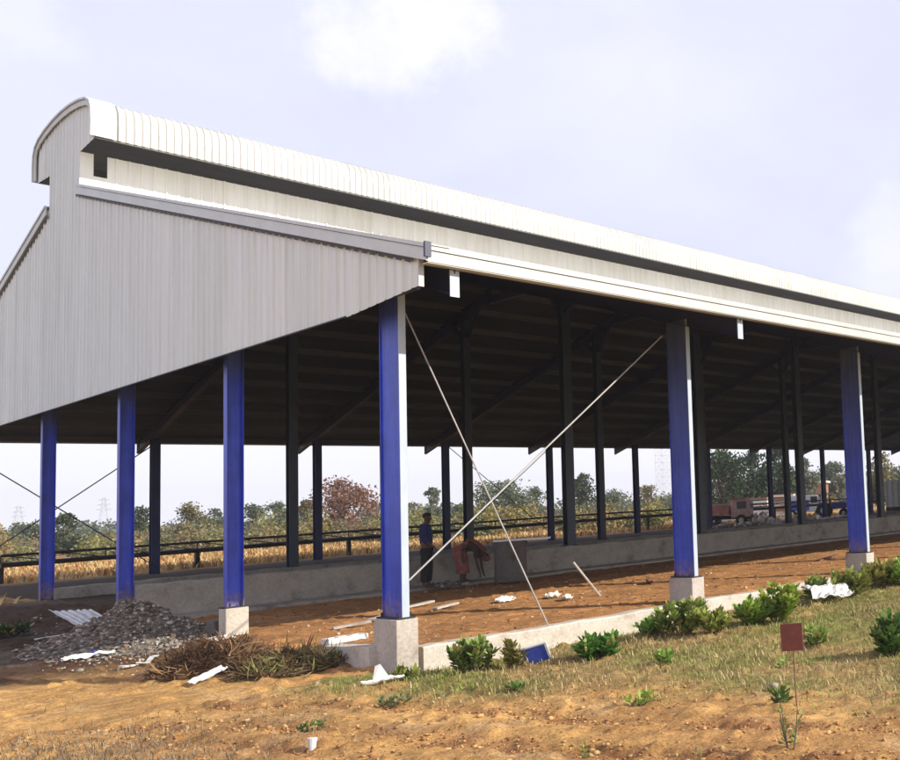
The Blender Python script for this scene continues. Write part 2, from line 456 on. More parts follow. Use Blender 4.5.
# rafters, one frame per bay, with tie and vent posts
for i in range(NB+1):
    x = i*B
    for side in (0, 1):
        def Y_(y): return y if side == 0 else 2*YC-y
        mb = MB()
        zc = lambda y: 4.14+SL*(y+1.55)-.20
        a = (x, Y_(-1.42), zc(-1.42)-.12); b = (x, Y_(10.8), zc(10.8)-.14)
        d = .32
        mb.bar(a, b, .012, d)
        for off in (-d/2, d/2): mb.bar(Vector(a)+Vector((0, 0, off)), Vector(b)+Vector((0, 0, off)), .14, .014)
        # knee brace plates at the columns
        for yy, dirs in ((2*S, (-1, 1)),):
            for s_ in dirs:
                zt = zc(yy)-.25
                mb.bar((x, Y_(yy+s_*.1), zt-.55), (x, Y_(yy+s_*.75), zt+.1+SL*s_*.6), .1, .09)
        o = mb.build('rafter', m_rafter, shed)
        MB().box(x-.055, x+.055, min(Y_(-1.44), Y_(-1.425)), max(Y_(-1.44), Y_(-1.425)), 3.66, 3.965).build('end_plate', m_flange, o)
    MB().bar((x, 10.75, 7.25), (x, 2*YC-10.75, 7.25), .1, .2).box(x+.25, x+.33, 10.9, 11.0, 7.3, 8.38).box(x+.25, x+.33, 2*YC-11.0, 2*YC-10.9, 7.3, 8.38).build('tie_beam', m_rafter, shed)
# purlins
for side in (0, 1):
    for k in range(11):
        y = -1.3+1.18*k; yy = y if side == 0 else 2*YC-y
        z = 4.14+SL*(y+1.55)-.11
        mb = MB(); mb.box(-G+.03, XE-.03, yy-.03, yy-.015, z-.09, z+.07).box(-G+.03, XE-.03, yy-.03, yy+.04, z-.09, z-.078)
        mb.build('purlin', m_purlin, shed)

# ribbed sheets -------------------------------------------------------
def rib_profile(u0, u1, pitch=.2, w=.024, d=.016, big=5):
    out = []; n = int(math.ceil((u1-u0)/pitch)); k0 = math.floor(u0/pitch)
    k = k0
    while k*pitch < u1:
        c = k*pitch; dd = d*1.5 if k % big == 0 else d
        for off, h in ((-w, 0), (-w*.4, dd), (w*.4, dd), (w, 0)):
            if u0 < c+off < u1: out.append((c+off, h))
        k += 1
    return [(u0, 0)]+out+[(u1, 0)]
cap_pts = [(-1.84, 8.52), (-1.85, 8.80), (-1.83, 9.04), (-1.73, 9.20), (-1.5, 9.305), (-1.1, 9.385), (-.55, 9.445), (0, 9.465)]
cap_pts = cap_pts+[(-a, b) for a, b in cap_pts[:-1]][::-1]
def capz(y):
    t = abs(y-YC)
    pts = [(0, 9.465), (.55, 9.445), (1.1, 9.385), (1.5, 9.305), (1.73, 9.20), (1.83, 9.04), (1.86, 8.9)]
    for (a, za), (b, zb) in zip(pts, pts[1:]):
        if t <= b: return za+(zb-za)*(t-a)/(b-a)
    return 8.9
def gable_sheet(xpl, sgn):
    mb = MB()
    def strip(y0, y1, zb, zt):
        pr = rib_profile(y0, y1); brk = []
        ys = [(y, h) for y, h in pr]
        vs = []; fs = []
        for y, h in ys: vs += [(xpl-sgn*h, y, zb(y)), (xpl-sgn*h, y, zt(y))]
        for i in range(len(ys)-1): fs.append((2*i, 2*i+2, 2*i+3, 2*i+1))
        mb.add(vs, fs)
    def bot(y):
        t = y if y < YC else 2*YC-y
        return 3.655+(.1*(.3-t)/1.6 if t < .3 else 0)
    W = .948
    strip(-1.36, YC-W, bot, lambda y: roofz(y)-.02)
    strip(YC-W, YC+W, bot, lambda y: capz(y)-.03)
    strip(YC+W, 2*YC+1.36, bot, lambda y: roofz(y)-.02)
    strip(YC-1.81, YC-W, lambda y: 8.50-.06*(y-YC+1.81), lambda y: capz(y)-.03)
    strip(YC+W, YC+1.81, lambda y: 8.44+.06*(y-YC-W), lambda y: capz(y)-.03)
    return mb.build('gable_cladding', m_clad, shed, solid=.004)
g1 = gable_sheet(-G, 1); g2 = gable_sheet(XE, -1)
# dark backing frame: girts behind the gable sheet
for z in (3.75, 4.9, 6.1, 7.3):
    ye = max(-1.3, (z+.35-4.14)/SL-1.55)
    MB().box(-G+.03, -G+.09, ye+.1, 2*YC-ye-.1, z, z+.12).build('girt', m_rafter, shed)
MB().box(-G-.045, -G-.028, .3, 2*YC-.3, 3.640, 3.656).build('edge_trim', m_dark, g1)
MB().box(-G-.03, -G+.03, -1.385, -1.362, 3.74, 4.1).build('corner_trim', m_wtrim, g1)
# roof slopes: ribbed along x
def slope_sheet(side):
    pr = rib_profile(-G+.002, XE-.002, pitch=.25, w=.035, d=.025)
    top = MB(); bt = MB()
    ya, yb = -1.55, 10.83
    if side: ya, yb = 2*YC+1.55, 2*YC-10.83
    vs = []; fs = []
    for x, h in pr: vs += [(x, ya, roofz(ya)+h), (x, yb, roofz(yb)+h)]
    for i in range(len(pr)-1):
        f = (2*i, 2*i+2, 2*i+3, 2*i+1); fs.append(f if not side else f[::-1])
    top.add(vs, fs); o = top.build('roof_sheet', m_white, shed)
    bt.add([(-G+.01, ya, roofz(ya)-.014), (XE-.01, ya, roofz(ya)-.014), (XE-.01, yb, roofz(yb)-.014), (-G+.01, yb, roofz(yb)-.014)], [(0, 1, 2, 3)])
    bt.build('roof_shade_skin', m_under, o)  # dark sheet below the roof, its shade put into the colour
slope_sheet(0); slope_sheet(1)
# eave trims / gutters
for side in (0, 1):
    f = lambda y: y if side == 0 else 2*YC-y
    y0, y1 = sorted((f(-1.57), f(-1.548)))
    mb = MB().box(-G-.02, XE+.02, y0, y1, 3.985, 4.105)
    y2, y3 = sorted((f(-1.56), f(-1.45)))
    mb.box(-G-.02, XE+.02, y2, y3, 3.972, 3.984)
    y4, y5 = sorted((f(-1.585), f(-1.55)))
    mb.box(-G-.02, XE+.02, y4, y5, 4.115, 4.185)
    mb.build('eave_flashing', m_wtrim, shed)
# rake trims on both gables
for xg, s_ in ((-G, -1), (XE, 1)):
    for side in (0, 1):
        f = lambda y: y if side == 0 else 2*YC-y
        mb = MB()
        for (dx, dz0, dz1) in ((.06, -.14, .0), (.075, .008, .055)):
            vs = []
            for y in (-1.60, YC-.948+(-.02)):
                z = roofz(y)
                for xx in (xg+s_*.034, xg+s_*dx): vs += [(xx, f(y), z+dz0), (xx, f(y), z+dz1)]
            mb.add(vs, [(0, 1, 3, 2), (4, 6, 7, 5), (0, 4, 5, 1), (2, 3, 7, 6), (1, 5, 7, 3), (0, 2, 6, 4)])
        # top leg of the flashing lapping over the roof
        vs = []
        for y in (-1.60, YC-.97):
            z = roofz(y)+.040
            vs += [(xg+s_*.07, f(y), z), (xg-s_*.22, f(y), z+.004), (xg-s_*.22, f(y), z+.016), (xg+s_*.07, f(y), z+.014)]
        mb.add(vs, [(0, 1, 2, 3), (7, 6, 5, 4), (0, 4, 5, 1), (1, 5, 6, 2), (2, 6, 7, 3), (3, 7, 4, 0)])
        o = mb.build('rake_flashing', m_trim, shed)
        # dark profiled filler under the trim (the notched line)
        fl = MB()
        y = -1.3
        pts_ = []
        while y < YC-1.0:
            pts_ += [(y, .0), (y+.07, .0), (y+.08, -.028), (y+.19, -.028)]; y += .2
        vs = []
        for y, dz in pts_:
            z = roofz(y)-.168
            vs += [(xg+s_*.036, f(y), z+.02), (xg+s_*.036, f(y), z+dz-.004)]
        fl.add(vs, [(2*k_, 2*k_+2, 2*k_+3, 2*k_+1) for k_ in range(len(pts_)-1)])
        fl.build('filler_strip', m_dark, o)
        if side == 0:
            MB().box(xg+s_*.02, xg+s_*.09, -1.64, -1.605, 4.02, 4.19).build('end_cap', m_rafter, o)
# ridge vent walls
for side in (0, 1):
    yv = YC-.948 if side == 0 else YC+.948
    sg = -1 if side == 0 else 1
    pr = rib_profile(.06, XE-.01, pitch=.2, w=.028, d=.02)
    mb = MB(); vs = []; fs = []
    z0, z1 = roofz(yv)-.05, 8.46
    for x, h in pr: vs += [(x, yv+sg*h, z0), (x, yv+sg*h, z1)]
    for i in range(len(pr)-1):
        f = (2*i, 2*i+2, 2*i+3, 2*i+1); fs.append(f if side == 0 else f[::-1])
    mb.add(vs, fs)
    # frame round the small opening by the gable
    mb.box(-G+.004, -.15, yv-.006, yv+.006, z0, 8.46)
    mb.box(-.148, .058, yv-.006, yv+.006, z0, 8.03)
    o = mb.build('vent_wall', m_white, shed, solid=.003)
    MB().box(-G+.01, XE-.02, min(yv+sg*.03, yv+sg*.06), max(yv+sg*.03, yv+sg*.06), z0+.04, z0+.12).build('base_flashing', m_wtrim, o)
# curved ridge cap with crimps
pr = rib_profile(-G+.004, XE-.004, pitch=.125, w=.035, d=.014, big=1000)
nc = len(cap_pts); vs = []; fs = []
cen = Vector((0, YC, 8.4))
nrm = []
for k in range(nc):
    a = cap_pts[max(k-1, 0)]; b = cap_pts[min(k+1, nc-1)]
    t = Vector((b[0]-a[0], b[1]-a[1])).normalized(); nrm.append((-t.y, t.x))
for x, h in pr:
    for k, (a, z) in enumerate(cap_pts): vs.append((x, YC+a+nrm[k][0]*h, z+nrm[k][1]*h))
for i in range(len(pr)-1):
    for k in range(nc-1): fs.append((i*nc+k, (i+1)*nc+k, (i+1)*nc+k+1, i*nc+k+1))
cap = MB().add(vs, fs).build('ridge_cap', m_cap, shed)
vs = []; fs = []
for x in (-G+.01, XE-.01):
    for k, (a, z) in enumerate(cap_pts): vs.append((x, YC+a-nrm[k][0]*.012, z-nrm[k][1]*.012))
for k in range(nc-1): fs.append((k, nc+k, nc+k+1, k+1))
MB().add(vs, fs).build('cap_shade_skin', m_capin, cap)  # dark skin added inside the cap to paint its shade
# soffit frame under the cap edge
for sg in (-1, 1):
    MB().box(-G+.02, XE-.02, YC+sg*1.81-.02, YC+sg*1.81+.02, 8.50, 8.53).build('cap_edge', m_capin, cap)
for xg, s_ in ((-G, -1), (XE, 1)):
    mb = MB()
    for (o0, o1, dx) in ((-.10, .0, .055), (.006, .04, .08)):
        vs = []; fs = []
        for k, (a, z) in enumerate(cap_pts):
            for xx in (xg+s_*.034, xg+s_*dx):
                for o_ in (o0, o1): vs.append((xx, YC+a+nrm[k][0]*o_, z+nrm[k][1]*o_))
        for k in range(nc-1):
            q = 4*k
            fs += [(q+2, q+3, q+7, q+6), (q, q+4, q+5, q+1), (q+1, q+5, q+7, q+3), (q, q+2, q+6, q+4)]
        fs += [(0, 1, 3, 2), (4*nc-4, 4*nc-2, 4*nc-1, 4*nc-3)]
        mb.add(vs, fs)
    # lap leg over the cap
    vs = []; fs = []
    for k, (a, z) in enumerate(cap_pts):
        for xx in (xg+s_*.08, xg-s_*.3):
            vs.append((xx, YC+a+nrm[k][0]*.042, z+nrm[k][1]*.042))
    for k in range(nc-1): fs.append((2*k, 2*k+1, 2*k+3, 2*k+2))
    mb.add(vs, fs)
    mb.build('barge_flashing', m_trim, shed)
# bracing rods
def rod(a, b, r=.012, m=m_rod, mid=True):
    a = Vector(a); b = Vector(b); mb = MB().tube([a, b], r, 8)
    if mid:
        c = a+(b-a)*.12; d = a+(b-a)*.145; mb.tube([a, c, c, d, d, b][1:5], r*1.5, 8)
    return mb.build('bracing_rod', m, shed)
rod((4.2, -.10, 3.85), (.10, -.14, .42), .012)
rod((.12, -.08, 3.72), (2.02, -.12, -.45), .010)
Yf = 5*S-.13
for i in (0, 3):
    rod((i*B, Yf, 3.9), ((i+1)*B, Yf-.03, .1), .016, m_inner); rod(((i+1)*B, Yf, 3.9), (i*B, Yf-.03, .1), .016, m_inner)

# ------------------------------------------------------------------ leaves and plants
def leaf_cards(P, D, U, Lh, Wd, bend=.25):
    """leaf blades: base P, direction D, side U; 3 rows -> 2 quads + tip, slightly folded"""
    n = len(P); Nn = np.cross(D, U)
    rows = []
    for t, w in ((0, .25), (.45, 1.), (.8, .7), (1., .08)):
        c = P+D*(Lh*t)[:, None]-Nn*(bend*Lh*t*t)[:, None]
        rows.append(c-U*(Wd*w/2)[:, None]); rows.append(c+U*(Wd*w/2)[:, None])
    V = np.stack(rows, 1)   # n,8,3
    base = (np.arange(n)*8)[:, None, None]
    q = np.array([[0, 1, 3, 2], [2, 3, 5, 4], [4, 5, 7, 6]])[None]
    return V.reshape(-1, 3), (q+base).reshape(-1, 4)
def norm(a): return a/np.linalg.norm(a, axis=-1, keepdims=True)

def shrub(name, loc, rx, h, label, seed, lf=.08, n=460, c0=(.09, .15, .025), c1=(.32, .42, .08), cat='shrub', group=None, upright=.5, stems=9):
    n = int(n*(1.6 if h > .13 and cat == 'shrub' else .8)); stems = stems if stems < 9 else 14; rx *= 1.12
    r = np.random.RandomState(seed)
    loc = Vector(loc); z = float(ground_h(loc.x, loc.y)); loc.z = z
    e = empty(name, loc, label, cat, group)
    st = MB(); P = []; D = []; T = []
    for k in range(stems):
        a = r.uniform(0, 2*PI); rr = rx*math.sqrt(r.uniform(0.02, 1))*.8; hh = h*(1-.45*(rr/rx)**2)*r.uniform(.65, 1.05)
        tip = Vector((rr*math.cos(a), rr*math.sin(a), hh)); base = Vector((rr*.25*math.cos(a), rr*.25*math.sin(a), -.03))
        midp = base.lerp(tip, .5)+Vector((math.cos(a), math.sin(a), 0))*.12*rr
        sr = min(1, rx/.16); st.tube([loc+base, loc+midp, loc+tip], [.010*sr, .007*sr, .003*sr], 5)
        m = n//stems
        for q in range(m):
            t = .15+.85*r.uniform(0, 1)**(.7 if cat == 'shrub' else 1.2)
            p = base.lerp(midp, t*2) if t < .5 else midp.lerp(tip, t*2-1)
            an = r.uniform(0, 2*PI); el = r.uniform(-.1, 1.1)*(upright+t*.5)
            d = Vector((math.cos(an)*math.cos(el), math.sin(an)*math.cos(el), math.sin(el)))
            P.append(p+d*.02); D.append(d); T.append(r.uniform(0, 1)*.6+.4*t)
    P = np.array(P)+np.array(loc); D = norm(np.array(D)); T = np.array(T)
    up_ = np.array([0, 0, 1.])+r.normal(0, .35, D.shape); U = norm(np.cross(D, up_))
    Ls = lf*r.uniform(.6, 1.35, len(P)); Ws = Ls*r.uniform(.42, .6, len(P))
    V, Fq = leaf_cards(P, D, U, Ls, Ws, .3)
    # keep leaves out of the ground
    V[:, 2] = np.maximum(V[:, 2], z+.005)
    tint = np.repeat(np.array(c0)[None]*(1-T[:, None])+np.array(c1)[None]*T[:, None], 8, 0)
    tint = tint*(1+r.uniform(-.22, .22, 3))*np.repeat(r.uniform(.75, 1.25, (len(P), 1)), 8, 0)
    yl = np.repeat(r.uniform(0, 1, len(P)) > .90, 8); tint[yl] = (.34, .27, .09)
    np_mesh('foliage', V, Fq, 4, m_leaf, tint, e)
    st.build('stem', m_bark, e)
    return e

shrub('shrub', at(473, 668), .26, .40, 'bushy green shrub against the pale kerb, just right of the corner column pedestal', 1, n=420)
shrub('shrub', at(513, 664), .15, .32, 'narrow yellowish green shrub between the bushy shrub and the tilted blue board', 2, n=170, c1=(.30, .32, .07), lf=.07, stems=5)
shrub('shrub', at(404, 678), .13, .14, 'small low green shrub at the foot of the corner column pedestal', 3, n=90, stems=5)
shrub('shrub', at(598, 657), .25, .25, 'dense dark green shrub right of the tilted blue board', 4, n=480, lf=.10, c0=(.05, .12, .02), c1=(.16, .30, .05))
shrub('shrub', at(652, 634), .24, .22, 'low loose shrub at the left end of the bushes below the second column', 5, n=220)
shrub('shrub', at(682, 634), .36, .46, 'tall shrub standing directly in front of the second column pedestal', 6, n=620, lf=.095)
shrub('shrub', at(715, 634), .27, .30, 'mid sized shrub just right of the second column pedestal', 7, n=330)
shrub('shrub', at(752, 624), .34, .36, 'left and lower half of the big double shrub between second and third columns', 8, n=520, lf=.10)
shrub('shrub', at(778, 622), .40, .52, 'taller right half of the big double shrub between second and third columns', 9, n=900, lf=.09, c1=(.30, .44, .07))
shrub('shrub', at(812, 600), .30, .32, 'round shrub just behind the white crumpled sheet', 10, n=300, lf=.10)
shrub('shrub', at(853, 600), .42, .40, 'spreading shrub right of the white crumpled sheet, before the third column pedestal', 12, n=520, lf=.11, c1=(.34, .44, .09))
shrub('shrub', at(882, 592), .36, .42, 'shrub of long leaves right of the third column pedestal', 13, n=420, lf=.13, c1=(.32, .44, .08), upright=.8)
shrub('shrub', at(903, 590), .40, .44, 'shrub cut by the right edge of the photo beyond the third column', 14, n=420, lf=.12)
shrub('shrub', at(816, 645), .20, .18, 'small shrub growing directly behind the brown signboard', 15, n=220)
shrub('shrub', at(893, 655), .22, .40, 'dark green shrub at the right edge in the grass right of the signboard', 16, n=420, lf=.10, c0=(.03, .09, .018), c1=(.11, .24, .04))
shrub('shrub', at(670, 663), .13, .13, 'small tuft of leaves in the grass below the second column', 17, n=90, stems=5)
shrub('shrub', at(640, 704), .14, .09, 'flat little weed on bare earth left of the signboard', 18, n=80, stems=5, lf=.06)
shrub('shrub', at(779, 704), .11, .10, 'small dark green weed at the foot of the signboard rod', 19, n=110, stems=5, lf=.06, c1=(.09, .2, .03))
shrub('shrub', at(310, 727), .12, .09, 'small weed on bare earth above the white cup', 20, n=70, stems=5, lf=.05, c1=(.10, .18, .05))
shrub('shrub', at(394, 702), .15, .09, 'grey green weed below the white torn scrap', 21, n=100, stems=5, lf=.05, c1=(.16, .19, .07))
shrub('shrub', at(515, 690), .12, .08, 'faint low weed in the dry grass below the narrow yellowish shrub', 22, n=60, stems=4, lf=.05, c1=(.16, .2, .06))
shrub('shrub', at(14, 648, -.5), .22, .20, 'dark green shrub at the left edge beside the rubble heap', 23, n=240, lf=.07, c0=(.015, .04, .01), c1=(.05, .10, .02))
shrub('shrub', at(783, 665), .08, .10, 'tiny weed left of the signboard rod in the grass', 25, n=40, stems=3, lf=.05)
shrub('tall_weed', at(791, 745), .10, .42, 'thin upright weed with small leaves in front of the signboard', 26, n=110, stems=3, lf=.035, c0=(.10, .13, .03), c1=(.25, .27, .08), cat='weed')
shrub('tall_weed', at(586, 752), .03, .15, 'single thin sprout at the bottom edge, left one of two', 27, n=40, stems=2, lf=.03, c0=(.12, .14, .03), c1=(.25, .27, .08), cat='weed')
shrub('tall_weed', at(697, 756), .03, .16, 'single thin sprout at the bottom edge, right one of two', 28, n=40, stems=2, lf=.03, c0=(.12, .14, .03), c1=(.25, .27, .08), cat='weed')

# dry and green grass blades in front of the plinth
def blades(name, n, xr, yr, weight, hmin, hmax, cols, wid=.006, seed=0, label=''):
    r = np.random.RandomState(seed)
    x = r.uniform(*xr, n); y = r.uniform(*yr, n)
    keep = r.uniform(0, 1, n) < weight(x, y); x = x[keep]; y = y[keep]; n = len(x)
    z = ground_h(x, y)-.005
    a = r.uniform(0, 2*PI, n); h = r.uniform(hmin, hmax, n); ln = h*r.uniform(.2, 1.1, n)
    sx, sy = -np.sin(a)*wid, np.cos(a)*wid
    b = np.stack([x, y, z], -1); side = np.stack([sx, sy, 0*sx], -1)*r.uniform(.6, 1.4, n)[:, None]
    mid = b+np.stack([np.cos(a)*ln*.35, np.sin(a)*ln*.35, h*.65], -1); tip = b+np.stack([np.cos(a)*ln, np.sin(a)*ln, h], -1)
    V = np.stack([b-side, b+side, mid+side*.8, mid-side*.8, tip+side*.15, tip-side*.15], 1)
    q = np.array([[0, 1, 2, 3], [3, 2, 4, 5]])[None]+(np.arange(n)*6)[:, None, None]
    g = fbm(x, y, .9, 3); ci = np.clip((r.uniform(0, 1, n)*.6+(g-.3)*1.3)*len(cols), 0, len(cols)-1).astype(int)
    tint = np.array(cols)[ci]*r.uniform(.7, 1.2, (n, 1))
    o = np_mesh(name, V.reshape(-1, 3), q.reshape(-1, 4), 4, m_grass, np.repeat(tint, 6, 0))
    return tag(o, label, 'grass', kind='stuff')
def w_grass(x, y): return np.clip(grass_amount(x, y)*(.25+1.3*(fbm(x, y, .5, 3)-.25)), 0, 1)*np.where(y > -.25, 0, 1)
blades('grass', 95000, (-2, 14), (-8, -.2), w_grass, .02, .075,
       [(.30, .20, .09), (.44, .34, .17), (.36, .27, .11), (.48, .40, .20), (.30, .29, .09), (.24, .27, .07), (.20, .27, .05)], .005, 3, 'short dry and green grass in front of the kerb')
def w_dry(x, y):
    p = np.exp(-(((x+3.6)/.9)**2+((y+1.9)/1.2)**2))
    return np.clip(p*1.3+.03*(fbm(x, y, .6, 3) > .56)+.05*np.exp(-((y+.6)/.5)**2)*(x < 0)*(x > -3), 0, 1)
blades('dry_grass', 60000, (-5, 1), (-6, 2), w_dry, .02, .08, [(.30, .24, .15), (.20, .15, .10), (.36, .28, .16)], .003, 4, 'sparse dry stalks on the bare earth in the foreground')
def w_far(x, y): return np.clip((fbm(x, y, 2.2, 3)-.3)*2.2, 0, 1)*np.where((y < 25) & (x > -.5), 0, 1)
blades('dry_grass', 90000, (-12, 45), (13.5, 50), w_far, .06, .26, [(.58, .38, .15), (.50, .28, .10), (.62, .46, .22), (.34, .17, .07), (.46, .36, .14)], .03, 5, 'golden dry grass field behind the shed')

# stones / clods
def chips(name, pts, sizes, cols, seed, mat=m_stone, parent=None, flat=.7):
    r = np.random.RandomState(seed); n = len(pts)
    ico = np.array([(0, 0, 1), (.89, 0, .45), (.28, .85, .45), (-.72, .53, .45), (-.72, -.53, .45), (.28, -.85, .45),
                    (.72, .53, -.45), (-.28, .85, -.45), (-.89, 0, -.45), (-.28, -.85, -.45), (.72, -.53, -.45), (0, 0, -1)])
    fa = np.array([(0, 1, 2), (0, 2, 3), (0, 3, 4), (0, 4, 5), (0, 5, 1), (1, 6, 2), (2, 7, 3), (3, 8, 4), (4, 9, 5), (5, 10, 1),
                   (2, 6, 7), (3, 7, 8), (4, 8, 9), (5, 9, 10), (1, 10, 6), (6, 11, 7), (7, 11, 8), (8, 11, 9), (9, 11, 10), (10, 11, 6)])
    V = ico[None]*(1+r.uniform(-.5, .35, (n, 12, 1)))*r.uniform(.4, 1.5, (n, 1, 3))*np.array([1, 1, flat])
    a = r.uniform(0, 2*PI, n); c, s = np.cos(a)[:, None], np.sin(a)[:, None]
    V = np.stack([V[..., 0]*c-V[..., 1]*s, V[..., 0]*s+V[..., 1]*c, V[..., 2]], -1)
    V = V*np.asarray(sizes)[:, None, None]+np.asarray(pts)[:, None, :]
    Fq = fa[None]+(np.arange(n)*12)[:, None, None]
    ti = np.array(cols)[r.randint(0, len(cols), n)]*r.uniform(.75, 1.2, (n, 1))
    return np_mesh(name, V.reshape(-1, 3), Fq.reshape(-1, 3), 3, mat, np.repeat(ti, 12, 0), parent)
r = np.random.RandomState(21)
x = r.uniform(-5, 5, 60000); y = r.uniform(-8, 0, 60000)
k = (r.uniform(0, 1, 60000) < .04+.2*(fbm(x, y, .7, 3) > .52)+1.0*rut_amount(x, y)) & (grass_amount(x, y) < r.uniform(0, 1.0, 60000)); x = x[k]; y = y[k]
sz = .005+.020*r.uniform(0, 1, len(x))**4
tag(chips('soil_clods', np.stack([x, y, ground_h(x, y)+sz*.2], -1), sz, [(.44, .27, .11), (.34, .18, .07), (.48, .31, .14), (.26, .13, .055), (.30, .15, .06)], 22, m_stone), 'small clods of earth scattered over the foreground track', 'clods', kind='stuff')
x = r.uniform(.3, 20, 2600); y = r.uniform(.1, 8.6, 2600); sz = .008+.03*r.uniform(0, 1, 2600)**4
tag(chips('soil_clods', np.stack([x, y, ground_h(x, y)+sz*.2], -1), sz, [(.36, .17, .07), (.28, .12, .05), (.45, .33, .22)], 23, m_stone), 'small clods of red earth on the shed floor', 'clods', kind='stuff')

# ------------------------------------------------------------------ rubble heap and dry brush
def heap(name, cx, cy, rx, ry, h, rot, mat, colr, label, cat, seed, parent=None, pw=1.3):
    n = 60; th = math.radians(rot); vs = []; tint = []
    u = np.linspace(-1, 1, n); A, Bv = np.meshgrid(u, u, indexing='ij')
    d = np.sqrt(A**2+Bv**2); hh = np.clip(1-d, 0, 1)**pw
    lx = A*rx; ly = Bv*ry; X_ = cx+lx*math.cos(th)-ly*math.sin(th); Y_ = cy+lx*math.sin(th)+ly*math.cos(th)
    hh = h*hh*(.65+.7*fbm(X_+seed, Y_, .45, 4))
    Z_ = ground_h(X_, Y_)-.06+hh+np.where(d < 1, .055, 0)
    ii = np.arange(n*n).reshape(n, n); f = np.stack([ii[:-1, :-1], ii[1:, :-1], ii[1:, 1:], ii[:-1, 1:]], -1).reshape(-1, 4)
    V = np.stack([X_, Y_, Z_], -1).reshape(-1, 3)
    keep = (d.reshape(-1)[f] < 1.05).any(1)
    t = np.array(colr[0])[None]*(1-fbm(X_, Y_, .3, 3).reshape(-1, 1))+np.array(colr[1])[None]*fbm(X_, Y_, .3, 3).reshape(-1, 1)
    o = np_mesh(name, V, f[keep], 4, mat, t, parent)
    def hz(px, py):
        dx, dy = px-cx, py-cy; a = (dx*math.cos(th)+dy*math.sin(th))/rx; b = (-dx*math.sin(th)+dy*math.cos(th))/ry
        dd_ = math.hypot(a, b); return float(ground_h(px, py))+h*max(0, 1-dd_)**pw*(.65+.7*float(fbm(px+seed, py, .45, 4)))-.005
    return o, hz
P0 = at(128, 652, -.52)
e = empty('rubble_heap', (P0.x, P0.y, -.5), 'heap of grey broken stone and mortar in front of the gable columns', 'rubble heap')
_, hz = heap('mound', P0.x+.25, P0.y+.9, 1.1, 1.2, .62, 35, m_stone, ((.13, .115, .095), (.20, .175, .14)), '', '', 3, e)
r = np.random.RandomState(31); pts = []; sz = []
for i in range(9000):
    a = r.uniform(0, 2*PI); q = r.uniform(0, 1)**.6*1.02; px = P0.x+.25+1.25*q*math.cos(a); py = P0.y+.9+1.35*q*math.sin(a)
    s_ = .008+.034*r.uniform(0, 1)**3.5; pts.append((px, py, hz(px, py)+s_*.3)); sz.append(s_)
st = chips('rubble_stones', np.array(pts), sz, [(.20, .175, .15), (.28, .25, .21), (.11, .09, .075), (.14, .12, .10), (.48, .44, .38), (.30, .24, .18), (.22, .14, .09)], 32, m_stone, e)
st['kind'] = 'stuff'
# scattered straggle in front of the heap
pts = []; sz = []
for i in range(500):
    u = r.uniform(30, 215); v = r.uniform(640, 672); p = at(u, v, -.58); s_ = .01+.03*r.uniform(0, 1)**3
    pts.append((p.x, p.y, float(ground_h(p.x, p.y))+s_*.3)); sz.append(s_)
tag(chips('gravel', np.array(pts), sz, [(.30, .27, .22), (.18, .15, .12), (.5, .47, .4), (.22, .13, .07)], 33), 'loose gravel spilled from the rubble heap', 'gravel', kind='stuff')
# reddish brush heap right of the rubble
P1 = at(232, 668, -.55)
e = empty('brush_heap', (P1.x, P1.y, -.55), 'tangled heap of dry brown brush beside the tan pedestal', 'brush heap')
heap('mound', P1.x-.05, P1.y+.4, .62, .42, .30, -25, m_stone, ((.10, .055, .03), (.16, .085, .045)), '', '', 5, e, pw=.8)
def twigs(cx, cy, rx, ry, rot, h, n, cols, seed, parent, lmin=.05, lmax=.26):
    r = np.random.RandomState(seed); a = r.uniform(0, 2*PI, n); q = np.sqrt(r.uniform(0, 1, n)); th = math.radians(rot)
    lx = rx*q*np.cos(a); ly = ry*q*np.sin(a); x = cx+lx*math.cos(th)-ly*math.sin(th); y = cy+lx*math.sin(th)+ly*math.cos(th)
    hh = h*np.clip(1-q, 0, 1)**.7*r.uniform(.3, 1.0, n)
    P = np.stack([x, y, ground_h(x, y)+hh], -1)
    D = norm(np.stack([r.normal(0, 1, n), r.normal(0, 1, n), r.normal(.35, .6, n)], -1)); U = norm(np.cross(D, r.normal(0, 1, (n, 3))))
    L_ = r.uniform(lmin, lmax, n); V, Fq = leaf_cards(P, D, U, L_, r.uniform(.006, .022, n), .5)
    V[:, 2] = np.maximum(V[:, 2], np.repeat(ground_h(x, y), 8)-.01)
    ti = np.array(cols)[r.randint(0, len(cols), n)]*r.uniform(.6, 1.2, (n, 1))
    o = np_mesh('twigs', V, Fq, 4, m_grass, np.repeat(ti, 8, 0), parent); o['kind'] = 'stuff'
    return o
twigs(P1.x-.05, P1.y+.4, .62, .44, -25, .40, 3000, [(.30, .18, .09), (.20, .11, .055), (.10, .06, .035), (.40, .27, .14), (.14, .08, .045)], 41, e)
P2 = at(292, 674, -.60)
e = empty('brush_heap', (P2.x, P2.y, -.58), 'low mound of dark brush with green leaves at the left end of the kerb', 'brush heap')
heap('mound', P2.x+.1, P2.y+.2, .55, .32, .20, -25, m_stone, ((.09, .055, .03), (.14, .08, .04)), '', '', 6, e, pw=.8)
twigs(P2.x+.1, P2.y+.2, .6, .36, -25, .30, 1500, [(.14, .09, .05), (.26, .17, .09), (.24, .25, .08), (.35, .32, .12), (.10, .06, .04)], 42, e, .08, .25)

